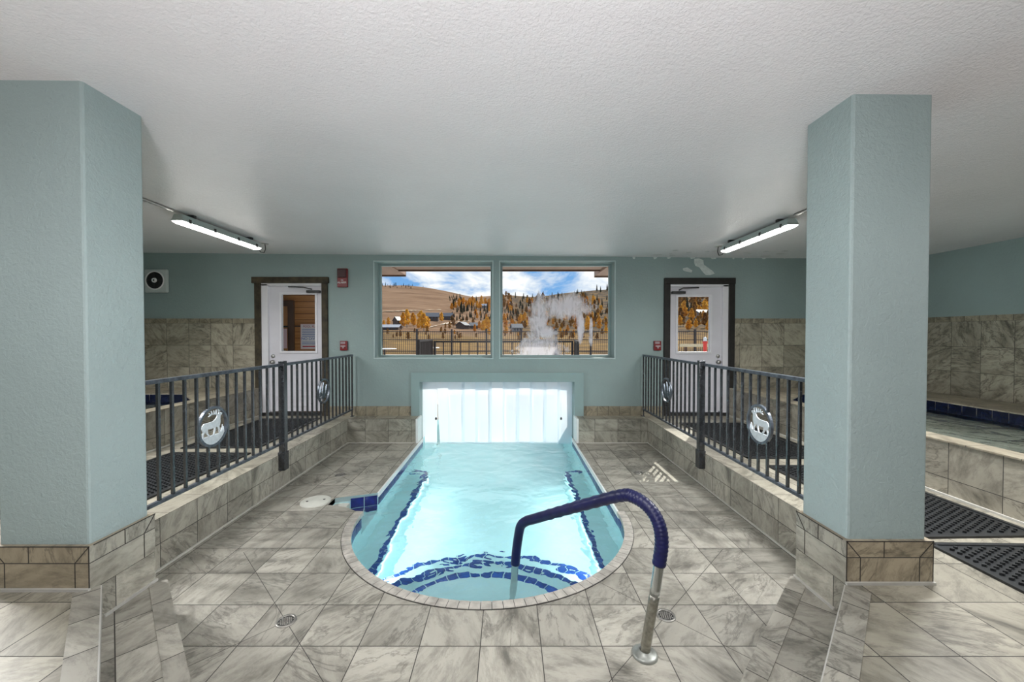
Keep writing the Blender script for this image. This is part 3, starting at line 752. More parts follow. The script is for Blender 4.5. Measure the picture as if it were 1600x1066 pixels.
m = MB(); m.box(x0 + 0.003, x1 - 0.003, -0.02, 0.05, -0.03, 0.0); m.build('hanging_rail', M_doorframe, cur)
for xx in (-1.20, 0.88):
    h = empty('curtain_hook', (xx, WYB + 0.10, 0.30)); 
    tag(h, 'small dark hook hanging at the %s side of the vinyl strips' % ('left' if xx < 0 else 'right'), 'hook', 'hooks beside the strip curtain')
    m = MB(); m.tube([(0, 0, 0.64), (0, 0, 0.03)], 0.0015, 5); m.build('cord', M_white, h)
    m = MB(); m.lathe([(0, -0.02), (0.014, -0.014), (0.018, 0.0), (0.012, 0.02), (0, 0.03)], (0, 0, 0), 12); m.build('weight', M_darkmetal, h)

# ------------------------------------------------------------------ railings
ELK = [(-0.80, 0.02), (-0.76, 0.17), (-0.62, 0.27), (-0.3, 0.26), (-0.02, 0.27), (0.17, 0.34), (0.29, 0.46), (0.34, 0.58), (0.46, 0.63), (0.60, 0.66), (0.70, 0.61), (0.66, 0.54), (0.56, 0.48),
       (0.54, 0.34), (0.56, 0.16), (0.52, 0.02), (0.46, -0.09), (0.50, -0.26), (0.52, -0.47), (0.46, -0.47), (0.42, -0.26), (0.34, -0.07), (0.22, -0.08), (0.16, -0.27), (0.08, -0.47), (0.01, -0.47),
       (0.08, -0.24), (0.10, -0.08), (-0.2, -0.10), (-0.38, -0.08), (-0.38, -0.26), (-0.24, -0.47), (-0.31, -0.47), (-0.48, -0.27), (-0.52, -0.12), (-0.62, -0.22), (-0.68, -0.32), (-0.68, -0.47), (-0.75, -0.47), (-0.75, -0.30), (-0.70, -0.17), (-0.76, -0.06)]
def bar2d(m, p, q, w0, w1, a0, a1):
    p, q = Vector(p), Vector(q); t = (q - p).normalized(); n = Vector((-t.y, t.x))
    m.prism([tuple(p - n * w0), tuple(q - n * w1), tuple(q + n * w1), tuple(p + n * w0)], a0, a1, 'x')
def medallion(parent, y, z, r, kind, sx):
    m = MB()
    m.lathe([(r * 0.88, -0.011), (r, -0.011), (r, 0.011), (r * 0.88, 0.011), (r * 0.88, -0.011)], (0, 0, 0), 48, 'x', smooth=False)
    ring = m.build('medallion', M_toprail, parent); ring.location = (0, y, z)
    m = MB(); a0, a1 = -0.004, 0.004; q = r * 0.92
    if kind == 'elk':
        m.prism([(x * q, v * q) for x, v in ELK], a0, a1, 'x')
        for p in (((0.38, 0.58), (0.18, 0.62)), ((0.18, 0.62), (-0.06, 0.66)), ((-0.06, 0.66), (-0.22, 0.60)), ((0.14, 0.62), (0.08, 0.84)), ((-0.02, 0.65), (-0.10, 0.84)), ((-0.10, 0.65), (-0.26, 0.74)), ((0.26, 0.61), (0.27, 0.86)),
                  ((0.46, 0.61), (0.46, 0.74)), ((0.46, 0.72), (0.40, 0.88)), ((0.46, 0.72), (0.58, 0.84)), ((-0.16, 0.62), (-0.32, 0.58))):
            bar2d(m, [c * q for c in p[0]], [c * q for c in p[1]], 0.03 * q, 0.014 * q, a0, a1)
        g0 = -0.46; ang = math.asin(g0)
        pl = [(math.cos(t), math.sin(t)) for t in [math.pi - ang + (math.pi + 2 * ang) * i / 24 for i in range(25)]]
        m.prism([(x * q, v * q) for x, v in pl], a0, a1, 'x')
        for gx, gh in ((0.62, 0.25), (0.70, 0.42), (0.78, 0.30), (0.54, 0.12)):
            m.prism([((gx - 0.04) * q, g0 * q), ((gx + 0.04) * q, g0 * q), ((gx + 0.01) * q, (g0 + gh) * q)], a0, a1, 'x')
        mt = M_silver
    else:
        for bx, hh in ((-0.05, 1.45), (0.5, 0.95), (-0.55, 0.9)):
            zb = -0.8 if abs(bx) < 0.2 else -0.5
            for kx in range(4):
                zz = zb + hh * (0.12 + 0.2 * kx); ww = 0.36 * (1 - 0.2 * kx) * (hh / 1.2)
                m.prism([((bx - ww) * q, zz * q), ((bx + ww) * q, zz * q), (bx * q, (zz + hh * 0.34) * q)], a0 - 0.001 * kx, a1 + 0.001 * kx, 'x')
            m.prism([((bx - 0.05) * q, -0.86 * q if abs(bx) < 0.2 else -0.72 * q), ((bx + 0.05) * q, -0.86 * q if abs(bx) < 0.2 else -0.72 * q), ((bx + 0.05) * q, zb * q + 0.2 * q), ((bx - 0.05) * q, zb * q + 0.2 * q)], a0, a1, 'x')
        mt = M_darkplate
    c = m.build('elk_cutout' if kind == 'elk' else 'pine_tree_cutout', mt, ring)
def railing(X, y0, yp, y1, sx, label, med):
    r = empty('railing', (X, 0, DK)); tag(r, label, 'railing')
    zb, zt = 0.115, 1.005
    m = MB(); m.box(-0.02, 0.02, y0, y1, zt - 0.03, zt); m.build('top_rail', M_toprail, r, bevel=0.004)
    m = MB(); m.box(-0.016, 0.016, y0, y1, zb - 0.012, zb + 0.013); m.build('bottom_rail', M_toprail, r, bevel=0.003)
    px = sx * 0.03                                                    # post fixed to the face of the curb
    m = MB(); m.box(px - 0.032, px + 0.032, yp - 0.032, yp + 0.032, -0.155, zt + 0.03); po = m.build('post', M_rail, r, bevel=0.004)
    m = MB(); m.box(px - 0.037, px + 0.037, yp - 0.045, yp + 0.045, -0.17, 0.03); m.build('post_sleeve', M_rail, po, bevel=0.003)
    n1 = round((yp - y0) / 0.119); n2 = round((y1 - yp) / 0.119)
    ys = [y0 + (yp - y0) * i / n1 for i in range(n1)] + [yp + (y1 - yp) * i / n2 for i in range(1, n2 + 1)]
    for y in ys:
        my = [q for q in med if abs(q[0] - y) < q[2] * 0.97]
        segs = [(zb, zt - 0.02)]
        if my:
            q = my[0]; dz = math.sqrt(q[2] ** 2 - (y - q[0]) ** 2) - 0.004; segs = [(zb, q[1] - DK - dz), (q[1] - DK + dz, zt - 0.02)]
        for a, c in segs:
            m = MB(); m.box(-0.0095, 0.0095, y - 0.0095, y + 0.0095, a, c); m.build('baluster', M_rail, r)
    m = MB(); m.box(-0.02, 0.02, y1 - 0.03, y1 + 0.03, 0, 0.012); m.box(-0.008, 0.008, y1 - 0.02, y1 - 0.004, 0.0, zb); m.build('end_foot', M_rail, r)
    for (y, z, rr, kind) in med: medallion(r, y, z - DK, rr, kind, sx)
railing(-2.52, 2.74, 4.39, 6.42, 1, 'black metal railing with elk medallion along the left curb', [(3.386, 0.916, 0.172, 'elk'), (5.43, 0.93, 0.172, 'pine')])
railing(2.19, 2.49, 4.45, 6.44, -1, 'black metal railing with elk medallion along the right curb', [(3.46, 0.92, 0.172, 'elk'), (5.50, 0.93, 0.172, 'pine')])

# ------------------------------------------------------------------ raised tubs
TT = 0.83
def tub(inner, outer_in, wallx, ya, yb, side, label):
    # inner: X of the deck-side face, side +1 = tub on the right
    o = empty('hot_tub', ((inner + wallx) / 2, (ya + yb) / 2, DK)); tag(o, label, 'hot tub')
    ox, oy = o.location.x, o.location.y
    a = inner + side * 0.17; fx = outer_in; s = side
    basin = [(a, ya + 0.3), (a, 5.30), (a + s * 0.58, 5.86), (fx - s * 0.3, 5.86), (fx, 5.55), (fx, ya + 0.3)]
    loc = lambda pl: [(x - ox, y - oy) for x, y in pl]
    def ringmesh(outer, hole, z0, z1):
        mb = MB(); bm = mb.bm
        def loop(pl, z): return [bm.verts.new((x, y, z)) for x, y in pl]
        for z in (z0, z1):
            A, B = loop(outer, z), loop(hole, z)
            ed = [bm.edges.new((l[i], l[(i + 1) % len(l)])) for l in (A, B) for i in range(len(l))]
            bmesh.ops.triangle_fill(bm, use_beauty=True, edges=ed)
        for pl in (outer, hole):
            for i in range(len(pl)):
                p, q = pl[i], pl[(i + 1) % len(pl)]
                mb.quad((p[0], p[1], z0), (q[0], q[1], z0), (q[0], q[1], z1), (p[0], p[1], z1))
        bmesh.ops.remove_doubles(bm, verts=bm.verts[:], dist=1e-5)
        return mb
    outer = [(inner, ya), (inner, yb), (wallx, yb), (wallx, ya)]
    mb = ringmesh(loc(outer), loc(basin), 0.0, TT - DK - 0.012)
    bmesh.ops.recalc_face_normals(mb.bm, faces=mb.bm.faces[:])
    for fc in mb.bm.faces: fc.material_index = 0 if abs(fc.normal.x) > 0.7 else 1
    mb.build('tub_wall', [M_tubx, M_tuby], o)
    ro = [(inner - s * 0.012, ya), (inner - s * 0.012, yb), (wallx, yb), (wallx, ya)]
    ringmesh(loc(ro), loc(basin), TT - DK - 0.012, TT - DK).build('tub_rim', M_rim, o)
    mb = MB(); n = len(basin)
    bl = loc(basin)
    for i in range(n):
        p, q = bl[i], bl[(i + 1) % n]
        L = math.dist(p, q); k = max(1, round(L / 0.155))
        cx, cy = sum(x for x, _ in bl) / n, sum(y for _, y in bl) / n
        for j in range(k):
            t0, t1 = j / k + 0.004 / L, (j + 1) / k - 0.004 / L
            A = (p[0] + (q[0] - p[0]) * t0, p[1] + (q[1] - p[1]) * t0); B = (p[0] + (q[0] - p[0]) * t1, p[1] + (q[1] - p[1]) * t1)
            nx_, ny_ = -(q[1] - p[1]) / L, (q[0] - p[0]) / L
            if nx_ * (cx - p[0]) + ny_ * (cy - p[1]) < 0: nx_, ny_ = -nx_, -ny_
            mb.prism([A, B, (B[0] + nx_ * 0.006, B[1] + ny_ * 0.006), (A[0] + nx_ * 0.006, A[1] + ny_ * 0.006)], TT - DK - 0.21, TT - DK - 0.014)
    mb.build('waterline_tile', M_navy_dark, o)
    mb = MB()
    for i in range(n):
        p, q = bl[i], bl[(i + 1) % n]
        mb.quad((p[0], p[1], -0.3), (q[0], q[1], -0.3), (q[0], q[1], TT - DK - 0.1), (p[0], p[1], TT - DK - 0.1))
    mb.f([mb.v(x, y, -0.02) for x, y in bl]); 
    mb.build('basin', M_tubin, o)
    mb = MB(); fc = mb.f([mb.v(x, y, TT - DK - 0.12) for x, y in bl]); fc.normal_update()
    if fc.normal.z < 0: fc.normal_flip()
    mb.build('water', M_tubwater, o, recalc=False)
    mb = MB(); y_0, y_1 = ya, yb
    xi = inner - s * 0.016
    mb.box(min(inner, xi) - ox, max(inner, xi) - ox, ya - oy, yb - oy, 0.0, 0.016); mb.build('base_trim', M_caulk, o)
tub(-4.05, -5.75, WX0 + 0.03, 1.7, 6.47, -1, 'tiled hot tub of blue water against the left back corner')
tub(3.60, 5.64, WX1 - 0.04, 1.7, 6.47, 1, 'tiled hot tub of blue water along the right wall')

# ------------------------------------------------------------------ rubber mats
def mat_mesh(w, l):
    m = MB(); m.box(-w / 2, w / 2, -l / 2, l / 2, 0, 0.007)
    for bx in ((-w / 2, -w / 2 + 0.03, -l / 2, l / 2), (w / 2 - 0.03, w / 2, -l / 2, l / 2), (-w / 2, w / 2, -l / 2, -l / 2 + 0.03), (-w / 2, w / 2, l / 2 - 0.03, l / 2)):
        m.box(bx[0], bx[1], bx[2], bx[3], 0.006, 0.014)
    p = 0.042; nx_, ny_ = int((w - 0.1) / p), int((l - 0.1) / p)
    for i in range(nx_):
        for j in range(ny_):
            x, y = -w / 2 + 0.05 + p * (i + 0.5), -l / 2 + 0.05 + p * (j + 0.25 + 0.5 * (i % 2))
            m.prism([(x - 0.016, y), (x, y - 0.010), (x + 0.016, y), (x, y + 0.010)], 0.006, 0.02)
    return m
M0 = None
mats = [(-3.38, 5.42, 0.90, 1.62, 2, 'black rubber mat on the left deck, in front of the left door'),
        (-3.33, 3.62, 0.90, 1.60, -1.5, 'black rubber mat on the left deck, beside the elk medallion end of the railing'),
        (3.02, 5.07, 0.94, 1.70, 0, 'black rubber mat on the right deck, behind the right railing\'s post'),
        (3.05, 3.28, 0.87, 1.42, 1.5, 'black rubber mat on the right deck, partly hidden by the right pillar'),
        (3.09, 1.70, 0.93, 1.57, -1.5, 'black rubber mat on the right deck, nearest one to the camera')]
for (x, y, w, l, rz, lb) in mats:
    o = mat_mesh(w, l).build('rubber_mat', M_rubber); o.location = (x, y, DK); o.rotation_euler = (0, 0, R(rz)); tag(o, lb, 'mat', 'black rubber mats on the raised decks')

# ------------------------------------------------------------------ ceiling strip lights with their conduits
def fixture(X, ya, yb, label):
    L = yb - ya; zt = zc(X); hb = 0.105
    f = empty('strip_light', (X, (ya + yb) / 2, zt)); tag(f, label, 'ceiling light', 'strip lights under the ceiling')
    m = MB(); h = L / 2
    top, mid = -0.03, -hb
    prof = [(-0.045, top), (0.045, top), (0.064, mid), (-0.064, mid)]
    lo = [m.v(x, -h + (0.02 if z == top else 0), z) for x, z in prof]; hi = [m.v(x, h - (0.02 if z == top else 0), z) for x, z in prof]
    for i in range(4): m.f([lo[i], lo[(i + 1) % 4], hi[(i + 1) % 4], hi[i]])
    m.f(lo[::-1]); m.f(hi); m.build('housing', M_housing, f, bevel=0.006)
    m = MB(); n = 8; g = []
    for y, sc_ in ((-h + 0.005, 0.7), (-h + 0.04, 1.0), (h - 0.04, 1.0), (h - 0.005, 0.7)):
        g.append([m.v(0.054 * math.cos(math.pi * k / n) , y, mid - 0.030 * sc_ * math.sin(math.pi * k / n)) for k in range(n + 1)])
    for A, B in zip(g, g[1:]):
        for k in range(n): fc = m.f([A[k], A[k + 1], B[k + 1], B[k]]); fc.smooth = True
    m.f(g[0]); m.f(g[-1][::-1])
    m.build('lens', M_emit, f)
    for sx in (-1, 1):
        for q in (-0.42, -0.15, 0.15, 0.42):
            m = MB(); m.box(sx * 0.058 - 0.008, sx * 0.058 + 0.010, q * L - 0.012, q * L + 0.012, mid - 0.008, mid + 0.034); m.build('clip', M_darkmetal, f)
    for q in (-0.36, 0.36):
        m = MB(); m.box(-0.05, 0.05, q * L - 0.02, q * L + 0.02, top, 0.002); m.build('mounting_bracket', M_darkmetal, f)
    return f
fl = fixture(-3.50, 4.22, 5.58, 'lit strip light under the ceiling on the left, near the wall fan')
fr = fixture(2.98, 4.18, 5.50, 'lit strip light under the ceiling on the right, near the right door')
for X, ye, lb, sx in ((-3.50, 5.58, 'small ceiling hook with a cable loop at the end of the left strip light', 1), (2.98, 5.50, 'small ceiling hook with a cable loop at the end of the right strip light', -1)):
    h = empty('ceiling_hook', (X + 0.0, ye + 0.17, zc(X))); tag(h, lb, 'hook', 'cable hooks at the strip lights')
    m = MB(); m.lathe([(0, -0.012), (0.045, -0.01), (0.05, 0)], (0, 0, 0), 16); m.build('hook_plate', M_metal, h)
    m = MB(); m.tube([(0, 0, -0.01), (sx * 0.005, 0.005, -0.08), (0, -0.02, -0.135), (-sx * 0.01, -0.08, -0.14), (-sx * 0.01, -0.16, -0.09)], 0.006, 8); m.build('cable_loop', M_darkmetal, h)
for X, y1, lb in ((-3.50, 4.22, 'ribbed grey conduit on the ceiling leading to the left strip light'), (2.98, 4.18, 'ribbed grey conduit on the ceiling leading to the right strip light')):
    c = empty('conduit', (X, y1, zc(X))); tag(c, lb, 'conduit', 'conduits on the ceiling')
    m = MB(); n = 60; cl_ = 1.9 if X < 0 else 1.1; m.tube([(0, -cl_ + (cl_ - 0.02) * i / n, -0.014) for i in range(n + 1)], [0.011 + 0.009 * (i % 2) for i in range(n + 1)], 8); m.build('flexible_pipe', M_metal, c)

# ------------------------------------------------------------------ wall devices
fan = empty('exhaust_fan', (-5.70, WYB, 2.568)); tag(fan, 'square pale exhaust fan with black round grille on the back wall at left', 'fan')
m = MB(); m.box(-0.185, 0.185, -0.05, 0, -0.19, 0.19); m.build('fan_body', M_whiteplastic, fan, bevel=0.02)
m = MB(); m.lathe([(0.134, -0.052), (0.142, -0.062), (0.152, -0.06), (0.156, -0.048)], (-0.012, 0, 0.01), 40, 'y'); m.build('grille_ring', M_white, fan)
m = MB(); m.lathe([(0, -0.051), (0.136, -0.051)], (-0.012, 0, 0.01), 40, 'y'); m.build('fan_opening', M_blackplastic, fan)
m = MB()
for r_ in (0.05, 0.068, 0.086, 0.104, 0.122):
    m.lathe([(r_ - 0.003, -0.056), (r_, -0.060), (r_ + 0.003, -0.056)], (-0.012, 0, 0.01), 36, 'y')
for a in range(4):
    c_, s_ = math.cos(a * math.pi / 2 + 1.57), math.sin(a * math.pi / 2 + 1.57); m.tube([(-0.012 + 0.03 * c_, -0.058, 0.01 + 0.03 * s_), (-0.012 + 0.135 * c_, -0.058, 0.01 + 0.135 * s_)], 0.003, 6)
m.build('grille', M_darkmetal, fan)
m = MB(); m.lathe([(0.014, -0.07), (0.022, -0.074), (0.036, -0.070), (0.04, -0.055)], (-0.012, 0, 0.01), 24, 'y'); m.build('hub_ring', M_white, fan)
m = MB(); m.lathe([(0, -0.066), (0.016, -0.066)], (-0.012, 0, 0.01), 20, 'y'); m.build('hub', M_darkmetal, fan)

def lettering(txt, size, parent, loc, mat, name='lettering', rot=(R(90), 0, 0)):
    c = bpy.data.curves.new(name, 'FONT'); c.body = txt; c.size = size; c.align_x = 'CENTER'; c.align_y = 'CENTER'; c.extrude = 0.0008
    o = bpy.data.objects.new(name, c); COL.objects.link(o); o.parent = parent; o.location = loc; o.rotation_euler = rot
    me = bpy.data.meshes.new_from_object(o); me.name = name; bpy.data.objects.remove(o); bpy.data.curves.remove(c)
    o = bpy.data.objects.new(name, me); COL.objects.link(o); o.parent = parent; o.location = loc; o.rotation_euler = rot
    me.materials.append(mat); return o
al = empty('fire_alarm', (-2.685, WYB, 2.62)); tag(al, 'red fire alarm box with a dark lens on the wall by the left window', 'fire alarm')
m = MB(); m.box(-0.083, 0.083, -0.045, 0, -0.152, 0.152); m.build('alarm_box', M_red, al, bevel=0.008)
m = MB(); m.box(-0.072, 0.072, -0.068, -0.04, 0.0, 0.142); m.build('strobe_lens', M_darkred, al, bevel=0.01)
lettering('ALARM', 0.045, al, (-0.005, -0.047, -0.078), M_white)
lettering('FIRE', 0.022, al, (0.0, -0.047, -0.040), M_white)
for x, lb, mt in ((-2.675, 'small red fire pull station on the wall beside the left door', M_red), (2.428, 'small dull red fire pull station on the wall beside the right door', M_red)):
    p = empty('pull_station', (x, WYB, 1.52)); tag(p, lb, 'fire pull station')
    m = MB(); m.box(-0.058, 0.058, -0.04, 0, -0.078, 0.078); m.build('station_box', mt, p, bevel=0.008)
    m = MB(); m.box(-0.045, 0.03, -0.044, -0.04, 0.03, 0.066); m.build('station_label', M_signpink_, p)
    m = MB(); m.box(-0.04, 0.04, -0.058, -0.04, -0.02, 0.005); m.box(-0.012, 0.012, -0.056, -0.04, -0.045, -0.02); m.build('pull_handle', M_signpink_, p, bevel=0.003)


# ------------------------------------------------------------------ outside: pool yard
M_conc = plain('pale_concrete', (0.62, 0.58, 0.54), 0.85, var=0.12, nscale=1.2, bump=0.2)
M_soffit = plain('brown_soffit_boards', (0.36, 0.23, 0.17), 0.7, var=0.15)
M_fascia = plain('brown_fascia_board', (0.15, 0.085, 0.06), 0.7, var=0.2)
def siding_mat():
    t = NT('orange_brown_lap_siding'); s = t.sep(t.pos())
    f = t.math('FRACT', t.math('DIVIDE', s[2], 0.125))
    c = t.ramp(t.noise(t.comb(t.math('MULTIPLY', s[0], 0.6), s[1], t.math('MULTIPLY', s[2], 8.0)), 2.0, 5), [(0.3, (0.42, 0.18, 0.055)), (0.7, (0.58, 0.28, 0.10))])
    c = t.mix(t.math('LESS_THAN', f, 0.08), c, (0.10, 0.04, 0.015, 1))
    return t.done(t.bsdf(c, 0.6, 0, 0.3, t.bump(f, 0.5, 0.02)))
M_siding = siding_mat()
M_browndoor = plain('brown_door_paint', (0.50, 0.23, 0.075), 0.5, var=0.1)
M_darktrim = plain('dark_brown_trim', (0.09, 0.045, 0.025), 0.6, var=0.2)
M_signwhite = plain('sign_white', (0.74, 0.74, 0.78), 0.4, var=0.02)
M_signred = plain('sign_red', (0.50, 0.03, 0.06), 0.4, var=0.02)
M_signblue = plain('sign_blue', (0.05, 0.13, 0.45), 0.4, var=0.02)
M_signpink = plain('sign_pink', (0.78, 0.55, 0.58), 0.4, var=0.02)
M_yardfence = plain('dark_fence_paint', (0.035, 0.03, 0.032), 0.5, 0.3, var=0.3)

PZ = 0.30
m = MB()
for bx in ((-14, PX0 - 0.02, 6.82, 28), (PX1 + 0.02, 16, 6.82, 28), (PX0 - 0.02, PX1 + 0.02, YOUT, 28)): m.box(bx[0], bx[1], bx[2], bx[3], PZ - 0.4, PZ)
struct(m.build('ground_patio', M_conc))
# roof over the openings, notched in the middle
m = MB(); m.box(-2.2, 1.84, 6.8, 8.0, 3.0, 3.14); struct(m.build('roof_eave_middle', M_soffit))
m = MB(); m.box(-9.5, -2.2, 6.8, 8.57, 2.98, 3.22); struct(m.build('roof_eave_left', M_soffit))
m = MB(); m.box(1.84, 2.35, 6.8, 8.5, 2.95, 3.22); struct(m.build('roof_eave_right', M_soffit))
for nm, bx in (('trim_fascia_left', (-9.5, -2.2, 8.57, 8.61, 2.95, 3.26)), ('trim_fascia_right', (1.84, 2.35, 8.5, 8.54, 2.92, 3.26)), ('trim_fascia_middle', (-2.2, 1.84, 8.0, 8.04, 2.97, 3.2))):
    m = MB(); m.box(*bx); struct(m.build(nm, M_fascia))

wing = empty('building_wing', (-6.4, 8.2, PZ)); tag(wing, 'orange-brown boarded wing of the building, seen through the left door\'s glass', 'building')
m = MB(); m.box(-3.1, 3.1, 0, 0.25, 0, 2.72); m.build('siding_wall', M_siding, wing)
m = MB(); m.box(-3.1, 3.1, -0.03, 0, 2.52, 2.72); m.build('frieze_board', M_darktrim, wing)
dx = 1.48
m = MB(); m.box(dx - 0.45, dx + 0.42, -0.03, 0.0, 0.02, 1.98); dd = m.build('entry_door', M_browndoor, wing)
m = MB(); wall_grid(m, dx - 0.55, dx + 0.53, 0.0, 2.1, -0.05, 0.0, [(dx - 0.43, dx + 0.41, -0.1, 1.98)]); m.build('door_casing', M_darktrim, wing)
for zz in (1.05, 0.9):
    m = MB(); m.lathe([(0, -0.05), (0.03, -0.04), (0.03, 0)], (dx + 0.34, -0.03, zz), 14, 'y'); m.build('door_knob', M_metal, dd)
m = MB(); m.box(dx + 0.19, dx + 0.40, -0.05, -0.03, 1.55, 1.58); m.build('hinge_strap', M_darkmetal, dd)
m = MB(); m.box(dx + 0.55, dx + 0.78, -0.03, 0.0, 1.56, 1.585); m.build('latch_strap', M_darkmetal, wing)

sg = empty('pool_rules_sign', (-4.02, 8.16, 1.66)); tag(sg, 'white pool rules sign reading NO DIVING on the boarded wall outside the left door', 'sign')
m = MB(); m.box(-0.23, 0.23, -0.01, 0.0, -0.26, 0.26); m.build('sign_panel', M_signpink, sg, bevel=0.004)
m = MB(); m.box(-0.212, 0.212, -0.013, -0.008, -0.242, 0.242); m.build('sign_face', M_signwhite, sg)
lettering('POOL RULES', 0.062, sg, (0, -0.014, 0.205), M_signred, rot=(R(90), 0, 0))
lettering('NO DIVING', 0.080, sg, (0, -0.014, -0.045), M_signblue)
for i, zz in enumerate((0.15, 0.115, 0.08, 0.045, 0.01, -0.115, -0.15)):
    m = MB(); m.box(-0.195, 0.195 - 0.05 * (i % 3), -0.0145, -0.012, zz - 0.005, zz + 0.005); m.build('text_line', M_signblue, sg)
m = MB(); m.box(-0.19, 0.15, -0.0145, -0.012, -0.215, -0.19); m.build('red_text_line', M_signred, sg)
sg2 = empty('notice_sign', (-4.66, 8.13, 1.62)); tag(sg2, 'pink and white notice with a blue round mark on the brown door outside', 'sign')
m = MB(); m.box(-0.18, 0.15, -0.01, 0.0, -0.2, 0.2); m.build('sign_panel', M_signpink, sg2, bevel=0.004)
m = MB(); m.lathe([(0, -0.013), (0.06, -0.013), (0.06, -0.01)], (0.02, 0, 0.02), 24, 'y'); m.build('round_mark', M_signblue, sg2)

# low rail round the outdoor pool
def yard_rail(pts, zt, zb, step, label):
    o = empty('yard_railing', (pts[0][0], pts[0][1], PZ)); tag(o, label, 'railing')
    ox, oy = o.location.x, o.location.y
    for (x0, y0), (x1, y1) in zip(pts, pts[1:]):
        L = math.hypot(x1 - x0, y1 - y0); ang = math.atan2(y1 - y0, x1 - x0)
        M_ = Matrix.Translation((x0 - ox, y0 - oy, 0)) @ Matrix.Rotation(ang, 4, 'Z')
        for zz, hh, nm in ((zt, 0.05, 'top_rail'), (zb, 0.04, 'bottom_rail')):
            m = MB(); m.box(0, L, -0.025, 0.025, zz - hh, zz, M_); m.build(nm, M_yardfence, o)
        n = max(1, round(L / step))
        for i in range(n + 1):
            w_ = 0.03 if i in (0, n) else 0.013
            m = MB(); m.box(L * i / n - w_, L * i / n + w_, -w_, w_, 0.0 if w_ > 0.02 else zb - 0.04, zt, M_); m.build('post' if w_ > 0.02 else 'baluster', M_yardfence, o)
    return o
yard_rail([(-2.18, 9.7), (-2.22, 11.6)], 1.27, 0.12, 0.11, 'dark railing with close bars on the yard at the left end of the outdoor pool')
yard_rail([(-2.14, 11.6), (1.87, 11.6)], 1.22, 0.12, 0.245, 'dark open railing across the far end of the outdoor pool')
yard_rail([(1.95, 11.6), (1.72, 9.8)], 1.24, 0.12, 0.11, 'dark railing with close bars on the yard at the right end of the outdoor pool')

# picket fence at the edge of the yard: one fence, its posts and panels
yf = empty('picket_fence', (0, 27.5, PZ)); tag(yf, 'tall dark metal picket fence along the far edge of the yard', 'fence')
xs_ = [-13.5 + 2.4 * i for i in range(13)]
for x in xs_:
    m = MB(); m.box(x - 0.06, x + 0.06, -0.06, 0.06, 0, 1.78); m.build('post', M_yardfence, yf)
for x in xs_[:-1]:
    m = MB()
    for zz in (0.25, 1.05, 1.6): m.box(x + 0.06, x + 2.34, -0.02, 0.02, zz - 0.025, zz + 0.025)
    for i in range(1, 18): m.box(x + 2.4 * i / 18 - 0.012, x + 2.4 * i / 18 + 0.012, -0.012, 0.012, 0.1, 1.66)
    m.build('picket_panel', M_yardfence, yf)
bm_ = empty('guard_beam', (13.0, 22.0, PZ)); tag(bm_, 'pale timber guard beam in front of the fence, seen through the right door', 'beam')
m = MB(); m.box(-3.5, 3.5, -0.06, 0.06, 0.72, 0.88); m.build('timber', plain('pale_timber', (0.62, 0.52, 0.34), 0.7), bm_)
for q in (-3.2, 0.2, 3.2):
    m = MB(); m.box(q - 0.06, q + 0.06, -0.05, 0.05, 0.0, 0.72); m.build('leg', M_darktrim, bm_)
rp = empty('valve_post', (9.15, 18.5, PZ)); tag(rp, 'red valve post with a pale cap, seen through the right door', 'post')
m = MB(); m.lathe([(0.12, 0), (0.11, 0.1), (0.085, 0.15), (0.085, 0.98), (0.11, 1.0), (0.11, 1.08), (0, 1.12)], (0, 0, 0), 16); m.build('red_post', plain('bright_red_paint', (0.62, 0.04, 0.03), 0.4), rp)
m = MB(); m.lathe([(0.075, 1.10), (0.07, 1.26), (0, 1.30)], (0, 0, 0), 16); m.build('pale_cap', M_white, rp)
for x, y, lb in ((-5.9, 19.0, 'white round patio table on the yard, leftmost seen through the left window'), (-4.1, 20.5, 'white round patio table on the yard, nearer the railing')):
    t_ = empty('patio_table', (x, y, PZ)); tag(t_, lb, 'table')
    m = MB(); m.lathe([(0, 0.74), (0.55, 0.74), (0.56, 0.71), (0, 0.70)], (0, 0, 0), 28); m.build('table_top', M_white, t_)
    m = MB(); m.lathe([(0.04, 0.7), (0.04, 0.05), (0.25, 0.03), (0.25, 0)], (0, 0, 0), 16); m.build('pedestal', M_yardfence, t_)

# ------------------------------------------------------------------ hills
UR = [-1.2, -0.6, -0.42, -0.33, -0.29, -0.248, -0.20, -0.151, -0.12, -0.087, -0.06, -0.006, 0.06, 0.10, 0.14, 0.25, 0.36, 0.5, 0.8, 1.3]
ER = [64, 72, 76, 77, 77, 77, 73.5, 68, 63.5, 59, 60, 62, 59, 61, 65, 71, 76, 80, 84, 86]
def ridge(u):
    u = max(UR[0], min(UR[-1], u))
    for i in range(len(UR) - 1):
        if u <= UR[i + 1]:
            return (ER[i] + (ER[i + 1] - ER[i]) * (u - UR[i]) / (UR[i + 1] - UR[i])) / 622
    return ER[-1] / 622
def terrain(x, y):
    if y < 28.2: return PZ - 0.05
    er = ridge(x / y); t = (y - 28) / 480
    if t < 1: h = 1.7 + (-0.049 + (er + 0.049) * t ** 0.62) * y
    else: h = 1.7 + er * 508 - (y - 508) * 0.1
    return h + 1.2 * min(1, t * 3) * noise.noise((x * 0.02, y * 0.02, 0)) + 0.3 * min(1, t * 6) * noise.noise((x * 0.1, y * 0.1, 5))
